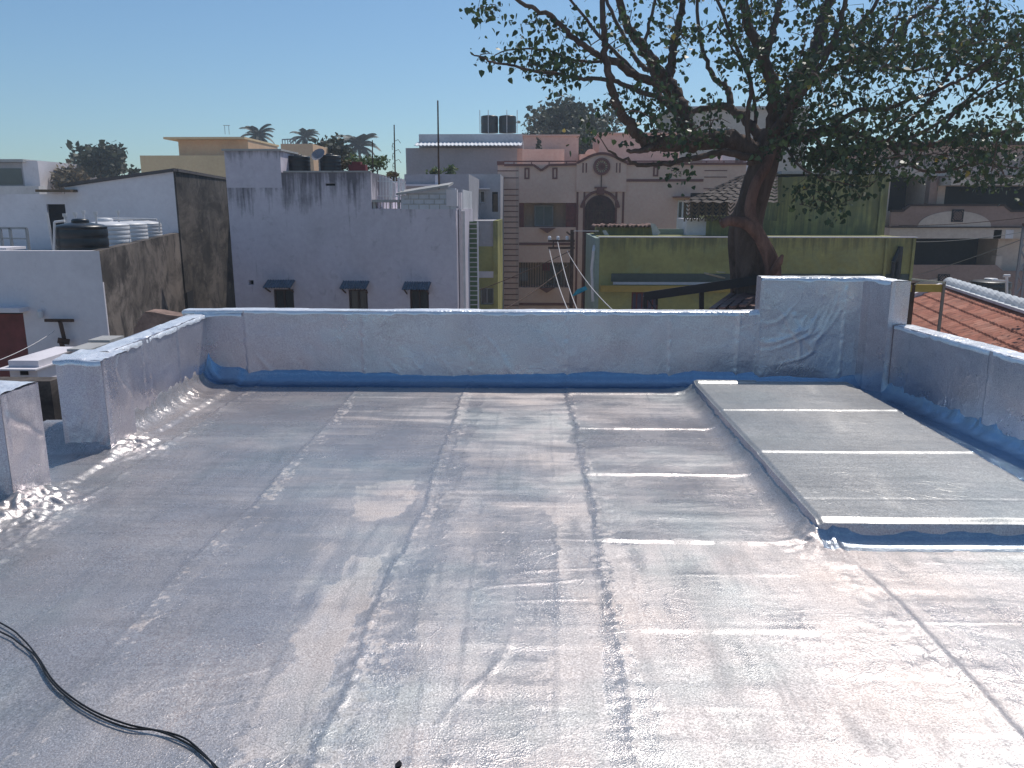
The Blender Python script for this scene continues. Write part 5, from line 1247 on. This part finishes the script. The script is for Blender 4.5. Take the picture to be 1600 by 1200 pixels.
def build_tree(label, root_pt, limbs, targets, leaf_size, leaf_mat, bark_mat, per=14, spread=.22, maxlen=2.4, twig_r=.012, seed=5, group=None, name='tree', droop=.5, trunk=None, bare=0.0, reach=0):
    rng = random.Random(seed); rs = np.random.RandomState(seed)
    t = thing(name, label, 'tree', root_pt, group)
    if trunk:
        g = MB()
        for pts, rad in trunk: g.tube(smooth_path(pts, 6), np.interp(np.linspace(0,1,(len(pts)-1)*6+1), np.linspace(0,1,len(rad)), rad), 14)
        g.build('trunk', bark_mat, t, True)
    nodes = []
    for k, (pts, r0, r1) in enumerate(limbs):
        sp = smooth_path(pts, 7); m = len(sp); g = MB()
        sp = [p+Vector((rng.gauss(0,1),rng.gauss(0,1),rng.gauss(0,1)))*min(.03, r0*.18)*(0 if i in (0,) else 1) for i, p in enumerate(sp)]
        g.tube(sp, [r0+(r1-r0)*(i/(m-1))**.8 for i in range(m)], 10 if r0 > .08 else 7); g.build('branch', bark_mat, t, True)
        nodes += [tuple(p) for p in sp]
    tw = grow(nodes, targets, rng, maxlen); g = MB(); L_ = []
    for L, pl in tw:
        r = twig_r*(.6+min(L,1.6)*.9); m = len(pl); g.tube([tuple(p) for p in pl], [r*(1-.72*i/(m-1)) for i in range(m)], 4, cap=False)
        if rng.random() < bare: continue
        e = pl[-1]; n = int(per*(.5+rng.random()))
        sub = e+rs.randn(n,3)*np.array([spread,spread,spread*.8])
        L_ += [tuple(q) for q in sub]
    if g.v: g.build('twigs', bark_mat, t)
    if L_: leaf_object('foliage', L_, leaf_size, leaf_mat, t, seed, droop)
    return t

A = lambda px, py, Y=18.0: at(px, py, Y)
limbs = [
 # left side
 ([A(1190,245,18),A(1150,222,17.8),A(1082,219,17.4),A(1026,227,17.0),A(1009,222,16.9)], .24, .13),
 ([A(1012,226,16.9),A(983,193,16.6),A(961,159,16.4),A(955,125,16.3),A(946,85,16.2),A(944,28,16.2),A(943,-60,16.3)], .12, .045),
 ([A(1024,226,16.9),A(1000,235,16.6),A(978,235,16.5)], .085, .03),
 ([A(1190,250,17.9),A(1130,238,17.4),A(1075,250,17.1),A(1010,258,16.9),A(975,250,16.8),A(952,236,16.8)], .09, .02),
 ([A(1085,224,17.4),A(1074,210,17.5),A(1063,170,17.6),A(1051,142,17.7),A(1037,122,17.7)], .20, .16),
 ([A(1037,124,17.7),A(1012,85,17.5),A(983,42,17.3),A(966,0,17.2),A(945,-80,17.0)], .13, .06),
 ([A(1040,126,17.7),A(1048,108,17.9),A(1051,71,18.0),A(1063,28,18.1),A(1065,0,18.1),A(1050,-120,18.2)], .12, .05),
 ([A(1052,150,17.7),A(1037,135,17.3),A(997,119,16.9),A(955,93,16.5),A(927,82,16.2),A(895,57,15.9),A(859,25,15.6),A(808,0,15.3),A(760,-30,15.1)], .11, .025),
 ([A(1062,165,17.6),A(1040,158,17.2),A(983,136,16.7),A(946,125,16.3),A(884,119,15.9),A(813,106,15.5),A(771,96,15.3),A(737,84,15.1)], .07, .012),
 ([A(1048,140,17.7),A(1020,112,18.1),A(997,96,18.4),A(955,17,18.8),A(935,-50,19.0)], .08, .03),
 ([A(1000,120,17.2),A(940,60,17.6),A(900,10,17.8),A(850,-50,18)], .05, .02),
 ([A(960,95,16.6),A(900,95,16.9),A(850,78,17.0),A(795,78,17.1),A(765,92,17.2)], .035, .01),
 ([A(1066,180,17.6),A(1040,160,18.2),A(1020,120,18.8),A(1010,60,19.0),A(1030,-20,19.2)], .08, .03),
 # middle
 ([A(1203,219,18),A(1209,156,17.8),A(1194,88,17.6),A(1178,62,17.5),A(1162,0,17.4),A(1150,-90,17.3)], .16, .07),
 ([A(1195,90,17.6),A(1209,47,17.7),A(1219,0,17.8),A(1235,-90,17.9)], .09, .05),
 ([A(1216,200,18.1),A(1237,150,18.4),A(1262,103,18.7),A(1281,62,18.9),A(1294,0,19.2),A(1310,-130,19.5)], .24, .10),
 ([A(1210,210,17.8),A(1222,187,17.5),A(1250,147,17.2),A(1275,116,17.0),A(1305,60,16.8),A(1325,-20,16.7)], .12, .04),
 ([A(1190,215,18.1),A(1147,172,18.6),A(1110,168,18.9),A(1065,178,19.2)], .12, .05),
 ([A(1140,172,18.6),A(1137,140,18.9),A(1112,115,19.1),A(1095,60,19.2),A(1085,-40,19.4)], .09, .03),
 ([A(1172,240,17.8),A(1168,190,17.7),A(1172,120,17.6),A(1140,50,17.7),A(1110,-30,17.8)], .06, .03),
 ([A(1178,230,18.2),A(1180,170,18.4),A(1165,110,18.7),A(1120,40,18.9)], .05, .02),
 # right
 ([A(1222,222,18),A(1287,206,18.2),A(1334,209,18.4),A(1381,225,18.6),A(1440,228,18.8),A(1520,215,19.0),A(1620,200,19.2)], .14, .05),
 ([A(1290,207,18.2),A(1337,173,17.8),A(1381,172,17.5),A(1412,159,17.3),A(1459,144,17.1),A(1506,122,16.9),A(1540,98,16.8),A(1569,75,16.7),A(1640,10,16.6)], .06, .02),
 ([A(1245,145,18.5),A(1300,110,18.8),A(1350,88,19.1),A(1400,75,19.4),A(1422,31,19.6),A(1459,6,19.8),A(1500,-60,20)], .09, .035),
 ([A(1381,224,18.6),A(1430,180,18.2),A(1480,120,17.9),A(1530,40,17.6),A(1560,-60,17.4)], .05, .02),
 ([A(1400,226,18.6),A(1470,190,18.9),A(1540,130,19.2),A(1620,60,19.5)], .05, .02),
 ([A(1450,228,18.8),A(1500,170,18.3),A(1570,130,18.0),A(1640,100,17.8)], .04, .018),
 ([A(1390,228,18.6),A(1430,262,18.0),A(1475,268,17.8),A(1530,255,17.6),A(1600,265,17.5)], .045, .015),
 ([A(1300,208,18.2),A(1350,250,17.2),A(1400,262,17.0),A(1460,240,16.8),A(1560,262,16.7)], .03, .01),
 ([A(1225,225,17.9),A(1245,255,17.0),A(1275,275,16.6),A(1310,285,16.5),A(1360,292,16.4)], .035, .01),
 ([A(1265,100,18.7),A(1330,50,18.4),A(1370,0,18.2),A(1400,-80,18.1)], .07, .03),
 ([A(1350,88,19.1),A(1420,110,19.6),A(1500,100,20.1),A(1600,130,20.6)], .05, .02),
 ([A(1295,0,19.2),A(1350,-60,19.4),A(1430,-100,19.6)], .07, .03),
]
trunkspec = [
 ([A(1182,760,18),A(1180,560,18),A(1177,470,18),A(1172,400,18.05),A(1170,350,18.1),A(1180,300,18.1),A(1192,262,18.05),A(1200,232,18.05),A(1208,205,18.05)], [.52,.43,.36,.32,.30,.32,.31,.28,.25]),
 ([A(1160,560,18.2),A(1158,440,18.3),A(1152,360,18.3),A(1175,300,18.2),A(1205,250,18.2)], [.28,.24,.19,.2,.15]),
]
ELL = [(1450,120,190,130,1.25),(1330,150,130,100,.85),(1250,70,110,90,.6),(1120,30,90,70,.24),(1050,60,80,80,.08),(930,60,110,60,.14),(850,70,80,36,.11),(1400,240,150,42,.5),
       (1560,240,90,55,.5),(1290,305,66,30,.18),(1260,215,70,35,.35),(1000,165,60,40,.2),(870,105,50,26,.16),(780,92,40,12,.06),(1062,268,18,12,.03),(1550,60,70,60,.5),
       (1180,110,60,60,.14),(1095,190,55,32,.12),(1060,215,50,20,.15),(1200,-110,430,110,1.5),(762,14,28,18,.04),(1640,150,60,160,.5),(1430,60,120,50,.5),(1330,240,60,30,.2),(930,200,24,16,.03)]
rs = np.random.RandomState(11); tg = []; tot = sum(e[4] for e in ELL); NT_ = 1750
for (cx,cy,rx,ry,w_) in ELL:
    for _ in range(int(NT_*w_/tot)):
        a = rs.rand()*2*np.pi; r = math.sqrt(rs.rand()); px, py = cx+rx*r*math.cos(a), cy+ry*r*math.sin(a)
        f = (px-735)/865; yc = 15.6+2.4*min(1, max(0, f*1.6)); sp = .35+1.5*min(1, max(0, (px-800)/450))
        if cx in (1290,1062,1330) and cy > 235: yc, sp = 16.7, .4
        tg.append(np.array(at(px, py, yc+sp*float(rs.randn()*.75))))
big = build_tree('huge old peepal tree with dark twisted trunk and wide leafy crown filling the upper right', (A(1180,480).x, 18, GROUND), limbs, tg, .084, M['leaf'], M['bark'], per=13, spread=.15, maxlen=2.6, twig_r=.011, seed=5, trunk=trunkspec, name='peepal_tree', droop=.75, bare=.2)
# reddish strangler stems hugging the trunk
g = MB(); pth = [A(1212,440,17.5),A(1205,410,17.4),A(1192,378,17.4),A(1170,352,17.4),A(1142,345,17.4),A(1128,350,17.35)]
g.tube(smooth_path(pth,7), np.interp(np.linspace(0,1,36), [0,.4,.75,1], [.15,.14,.11,.10]), 12)
pth = [A(1196,470,17.5),A(1208,425,17.4),A(1200,395,17.4),A(1185,365,17.4),A(1172,330,17.5),A(1180,290,17.55),A(1196,262,17.6),A(1206,235,17.8)]
g.tube(smooth_path(pth,7), np.interp(np.linspace(0,1,50), [0,.2,.5,1], [.19,.17,.12,.10]), 12)
g.tube(smooth_path([A(1205,430,17.3),A(1218,408,17.1),A(1223,398,17.05)],6), [.10,.10,.09,.09,.08,.08,.07,.06,.05,.04,.04,.03,.02], 8)
g.build('stem', M['bark2'], big, True)

def bush_targets(cx, cy, rx, ry, Y, n, seed, depth=None, flat=0):
    rs = np.random.RandomState(seed); out = []
    sc = rx*Y/FPX if depth is None else depth
    while len(out) < n:
        p = rs.randn(3); p /= np.linalg.norm(p); r = rs.rand()**.45
        if flat and p[2] < -.3: continue
        lump = 1+.22*math.sin(p[0]*5+seed)+.18*math.sin(p[2]*7+seed*2)
        out.append(np.array(at(cx+rx*p[0]*r*lump, cy-ry*p[2]*r*lump, Y+sc*p[1]*r)))
    return out
def small_tree(label, cx, cy, rx, ry, Y, n, leaf, mat, bmat, seed, per=9, spread=None, bare=0, group=None, base=None, name='tree', zbase=None, cat=None, nb=6):
    b = at(cx, cy+ry*.9, Y); z0 = GROUND if zbase is None else zbase
    tg = bush_targets(cx, cy, rx, ry, Y, n, seed); rng = random.Random(seed); limbs = []
    top = Vector((b.x, Y, b.z))
    for k in range(nb):
        e = Vector(tg[rng.randrange(len(tg))]); m = top.lerp(e,.5)+Vector((rng.uniform(-.1,.1),0,.15))*(rx*Y/FPX); limbs.append(([top, m, e], .05*rx*Y/FPX*1.0, .012*rx*Y/FPX))
    w_ = rx*Y/FPX
    tr = [([Vector((b.x+.1*w_,Y,z0)), Vector((b.x-.03*w_,Y,(z0+b.z)/2)), top+Vector((0,0,.1*w_))], [.10*w_,.075*w_,.06*w_])]
    t = build_tree(label, (b.x, Y, z0), limbs, tg, leaf, mat, bmat, per=per, spread=spread or .14*w_, maxlen=3*w_, twig_r=.009*w_, seed=seed, trunk=tr, group=group, name=name, droop=.1, bare=bare)
    if cat: t['category'] = cat
    return t
small_tree('rounded far green tree with a visible forked trunk behind the white house', 158, 250, 40, 26, 62, 260, .30, M['leaf_far'], M['bark3'], 31, per=8)
small_tree('low brownish scrubby tree left of the rounded green tree', 105, 278, 36, 15, 58, 170, .26, M['leaf_dry'], M['bark3'], 32, per=8)
small_tree('tiny far green treetop beside the cream yellow house', 210, 269, 7, 5, 60, 30, .2, M['leaf_far'], M['bark3'], 33, per=7)
small_tree('wide bushy tree rising behind the pink apartment block', 890, 195, 68, 38, 66, 520, .30, M['leaf_far'], M['bark3'], 34, per=9)
small_tree('sparse nearly bare tree right of the rooftop dark tanks', 836, 203, 22, 22, 60, 120, .18, M['leaf_far'], M['bark3'], 35, per=4, bare=.5)
small_tree('dark tree filling the gap between the two pink roof rooms', 925, 228, 34, 26, 58, 160, .28, M['leaf_far'], M['bark3'], 36, per=9)
small_tree('far green tree seen low through the right side of the big crown', 1340, 262, 70, 26, 70, 260, .34, M['leaf_far'], M['bark3'], 37, per=8)
small_tree('leafy green tree behind the palms over the grey parapet', 515, 240, 34, 20, 44, 220, .20, M['leaf_far'], M['bark3'], 38, per=8)
zr = at(540,268,22.5).z
for (cx,cy,rx,ry,Y,n,m,lb,sd) in ((560,256,22,12,24.5,110,'leaf_weed','yellow green potted shrub on the grey roof below the middle palm',41),(590,256,16,12,24.8,70,'leaf_weed','thin light green shrub at the right end of the grey parapet',42),
        (535,258,14,8,24.2,60,'leaf_dry','brownish shrub on the grey roof right of the second black tank',43)):
    small_tree(lb, cx, cy, rx, ry, Y, n, .055, M[m], M['bark3'], sd, per=9, name='shrub', zbase=zr-.2, cat='shrub', nb=4)
for (cx,cy,rx,ry,Y,n,m,lb,sd) in ((705,266,10,9,31.4,70,'leaf_weed','taller weed growing on the pale grey parapet by the iron pole',44),(680,268,13,4,31.4,50,'leaf_weed','low yellowish weeds on the pale grey parapet left of the iron pole',45),
        (841,228,5,18,44.5,60,'leaf_far','thin climbing plant against the pink roof room',46),(612,276,9,10,24,50,'leaf_dry','dry thorny plant by the crooked antenna pole',47)):
    zz = at(cx, cy+ry, Y).z-.05
    small_tree(lb, cx, cy, rx, ry, Y, n, .07, M[m], M['bark3'], sd, per=7, name='weed', zbase=zz, cat='plant', nb=4, bare=.2)
# red crates / cloth on the grey roof
p = at(559,262,23.2); g = MB(); g.box(p.x-.24,p.x+.24,23.1,23.4,zr,p.z+.08); g.box(p.x-.15,p.x+.1,23.12,23.36,p.z+.082,p.z+.16); tag(g.build('red_crate', plain('faded_red', (.18,.035,.04), .7)), 'faded red crate among the plants on the grey roof', 'crate')

def palm(label, cx, cy, R_, Y, seed, lean=0):
    c = at(cx, cy, Y); rl = 1.35*R_*Y/FPX; rng = random.Random(seed)
    t = thing('palm_tree', label, 'palm tree', (c.x+lean, Y, GROUND), 'coconut palms on the skyline')
    g = MB(); g.tube(smooth_path([(c.x+lean,Y,GROUND),(c.x+lean*.4,Y,(GROUND+c.z)/2),(c.x,Y,c.z)],8), np.linspace(.26,.16,17), 10); g.build('trunk', M['bark3'], t, True)
    g = MB(); nf = 24
    for k in range(nf):
        az = k*2.4+rng.uniform(-.2,.2); el = rng.uniform(-.5,1.2); L = rl*rng.uniform(.85,1.15); P_ = []; q = Vector(c); e = el
        for i in range(9): P_.append(q.copy()); q = q+Vector((math.cos(az)*math.cos(e), math.sin(az)*math.cos(e), math.sin(e)))*(L/8); e -= .13+.014*i
        g.tube(P_, [.04*(1-i/9)+.008 for i in range(9)], 4, cap=False)
        for i in range(1, 9):
            for sub in (0,.33,.66):
                if i == 8 and sub: continue
                b = P_[i].lerp(P_[min(8,i+1)], sub); d = (P_[i]-P_[i-1]).normalized(); s = d.cross(Vector((0,0,1))).normalized(); ll = rl*.32*math.sin(math.pi*(i+sub+1.2)/11)
                for sg in (1,-1):
                    tip = b+s*sg*ll*.75+d*ll*.45+Vector((0,0,-ll*.45)); w2 = d*rl*.04; g.add([tuple(b-w2),tuple(b+w2),tuple(tip)], [(0,1,2)])
    g.build('fronds', M['palm'], t)
palm('coconut palm at the left, beside the cream yellow house roof', 403, 213, 21, 112, 1, .5)
palm('middle coconut palm with a tufted crown over the peach roof room', 476, 215, 17, 118, 2, -.4)
palm('most open coconut palm, standing between the dish and the antenna poles', 561, 229, 27, 104, 3, .6)

# ------------------------------------------------------------------ air
g = MB(); g.box(-150, 150, -6, 135, GROUND-1, 19.5)
hm = bpy.data.materials.new('haze'); hm.use_nodes = True; ht = hm.node_tree; ht.nodes.clear()
ho = ht.nodes.new('ShaderNodeOutputMaterial'); hv = ht.nodes.new('ShaderNodeVolumePrincipled'); hv.inputs['Color'].default_value = (.80,.90,1,1); hv.inputs['Density'].default_value = .0015; hv.inputs['Anisotropy'].default_value = .2
ht.links.new(hv.outputs[0], ho.inputs['Volume'])
tag(g.build('haze', hm), kind='stuff')
